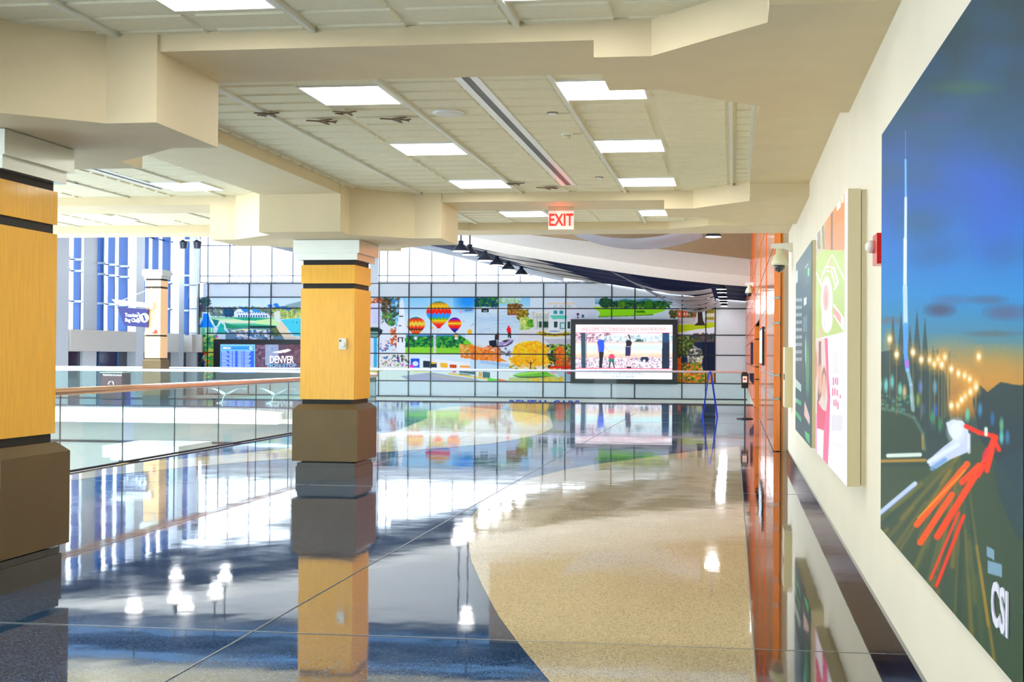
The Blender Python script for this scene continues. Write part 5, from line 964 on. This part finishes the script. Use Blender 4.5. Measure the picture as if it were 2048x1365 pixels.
# perforated metal sails
sailm = mat('perforated_metal', (226, 226, 232), .45, .1, noise=.04, nscale=3, stretch=(1, 12, 1))
def sail(name_lab, xa, xb, za, zb, sag, y0, y1, tap=0., group=None, edge=False):
    f = lambda u, v: (xa + tap * v + (xb - xa - tap * v) * u, y0 + (y1 - y0) * v, za + (zb - za) * u - sag * 4 * u * (1 - u) + .02)
    o = obj('ceiling_sail', sheet(B(), f, 24, 3, .03), sailm, None, smooth=True)
    if edge:
        h = lambda u, v: (xa + tap + (xb - xa - tap) * u, y1 + .01 + .3 * v, za + (zb - za) * u - sag * 4 * u * (1 - u) + .03)
        obj('dark_gap_strip', sheet(B(), h, 24, 1, .05), jointm, o)  # black strip added so the gap behind each sail reads dark
    return tag(o, name_lab, 'ceiling sail', group)
sail('large pale perforated sail curving under the beam just right of the exit sign', -5.7, -1.1, 5.85, 5.8, .45, 41, 45.3)
words = ('nearest and highest', 'second', 'third', 'fourth', 'farthest and lowest')
for k in range(5):
    y0 = 50.6 + 3.65 * k; sail('%s of the five stacked perforated sails above the welcome screen' % words[k], -5.0 + .22 * k, -.9, gs(-5 + .22 * k) + .0, 4.25, .40 + .05 * k, y0, y0 + 2.9, .2, 'perforated sails under the blue roof', k < 4)
for k, y0 in enumerate((50.4, 54.1, 57.8, 61.5)):
    xa = -10.9 + .35 * k; o = obj('ceiling_panel', sheet(B(), lambda u, v: (xa + 2.4 * u + .9 * v, y0 + 2.7 * v, gs(xa + 2.4 * u + .9 * v) - .02 + .05 * u), 6, 3, .03), offw); tag(o, 'pale skewed panel hung under the blue roof left of centre, %s of four' % ('nearest', 'second', 'third', 'farthest')[k], 'ceiling panel', 'pale panels under the blue roof')
sail('white sail hanging high at the left beyond the last ceiling beam', -24.6, -17.4, 7.8, 7.5, 1.15, 55, 61)
# pendant lamps
shade = mat('lamp_shade', (70, 76, 92), .3, .4); glow = mat('pendant_glow', (255, 250, 240), .5, emit=6.)
def pendant(x, y, z, r, label, group, top, watts=PEND_W):
    t = thing('pendant_lamp', label, 'pendant lamp', (x, y, z), group)
    obj('shade', lathe(B(), [(r, 0), (r * .95, .04), (r * .45, r * .75), (r * .3, r * .8), (r * .28, r * 1.2), (r * .1, r * 1.22)], (x, y, z), 24), shade, t, smooth=True)
    obj('glowing_lens', lathe(B(), [(r * .92, -.004), (r * .92, .0), (r * .5, .002)], (x, y, z - .003), 24), glow, t)
    obj('stem', tube(B(), [(x, y, z + r * 1.2), (x, y, top)], .03, 8), shade, t)
    pl = bpy.data.lights.new('lamp_light', 'POINT'); pl.energy = watts; pl.color = (.93, .96, 1.); pl.shadow_soft_size = .2
    po = bpy.data.objects.new('lamp_light', pl); COL.objects.link(po); po.parent = t; po.location = (0, 0, -.25)
    return t
pendant(-.70, 43, 5.62, .29, 'dark pendant lamp hanging before the shade-tinted tan soffit at the upper right', 'pendant lamps in the atrium', 9.32, 3.)
names = ('nearest', 'second', 'third', 'fourth', 'fifth', 'farthest')
for i, y in enumerate((46, 47.6, 50.6, 53.2, 56, 59.5)):
    X_, Z_ = at(921.7, 503, 46); k = y / 46
    pendant(X_ , y, 1.5 + (Z_ - 1.5), .33, 'dark pendant lamp in the row left of centre beside the far windows, %s' % names[i], 'row of pendant lamps left of centre', 9.32 if y < 49.4 else gs(X_) + .28)
for i, (y, py) in enumerate(((50.9, 573), (53.6, 580), (57.3, 588), (60.7, 595.5), (63.6, 602), (67.5, 609))):
    pendant(-.50, y, 4.27 - .02, .22, 'white glowing lamp in the short row at the right above the far wall, %s' % names[i], 'row of glowing lamps at the right', gs(-.5) + .27, 5.)
for i, (x, y) in enumerate(((-22.3, 48.2), (-20.5, 48.8), (-19.5, 45.5), (-19.3, 42.5), (-21, 42), (-20.4, 44), (-9, 42))):
    pendant(x, y, 7.6, .33, 'pendant lamp high in the atrium, only mirrored in the floor', 'atrium lamps seen as reflections', 9.32, 4.)
t = thing('spotlight', 'small twin spotlight fixture at the top left beside the white sail', 'spotlight', (-26.3, 57.5, 7.0))
obj('arm', bx(-26.6, -25.4, 57.4, 57.6, 6.95, 7.03), steel, t); obj('head', lathe(B(), [(.16, 0), (.2, .3), (.1, .42)], (-26.4, 57.5, 6.6), 16), shade, t); obj('head', lathe(B(), [(.16, 0), (.2, .3), (.1, .42)], (-25.7, 57.5, 6.6), 16), shade, t)
# bare trees outside the windows
bark = mat('washed_out_bark', (200, 200, 210), .9)  # daylight wash-out is put into the pale bark colour
for n_, (tx, ty, th) in enumerate(((-33, 84, 9.5), (-25, 110, 9), (-20, 92, 10), (-10, 86, 8.5), (-46, 66, 10))):
    rr = random.Random(n_ * 5 + 3); bm = B()
    def br(p, d, L, r, dep):
        q = p + d * L; tube(bm, [p, q], [r, r * .7], 5)
        if dep:
            for _ in range(3):
                nd = (d + Vector((rr.uniform(-.7, .7), rr.uniform(-.5, .5), rr.uniform(-.1, .6)))).normalized(); br(q, nd, L * rr.uniform(.55, .8), r * .6, dep - 1)
    br(Vector((tx, ty, -4.5)), Vector((0, 0, 1)), 4.4, .16, 5)
    tag(obj('bare_tree', bm, bark), ('pale bare tree outside the far window above the lake picture', 'pale bare tree outside the far windows hidden beside the column', 'pale bare tree outside the window left of the balloons', 'pale bare tree outside the window above the balloons', 'pale bare tree outside the left windows')[n_], 'tree')
struct('ground', bx(-90, 40, 70, 150, -4.8, -4.6), mat('outdoor_paving', (190, 196, 196), .9))
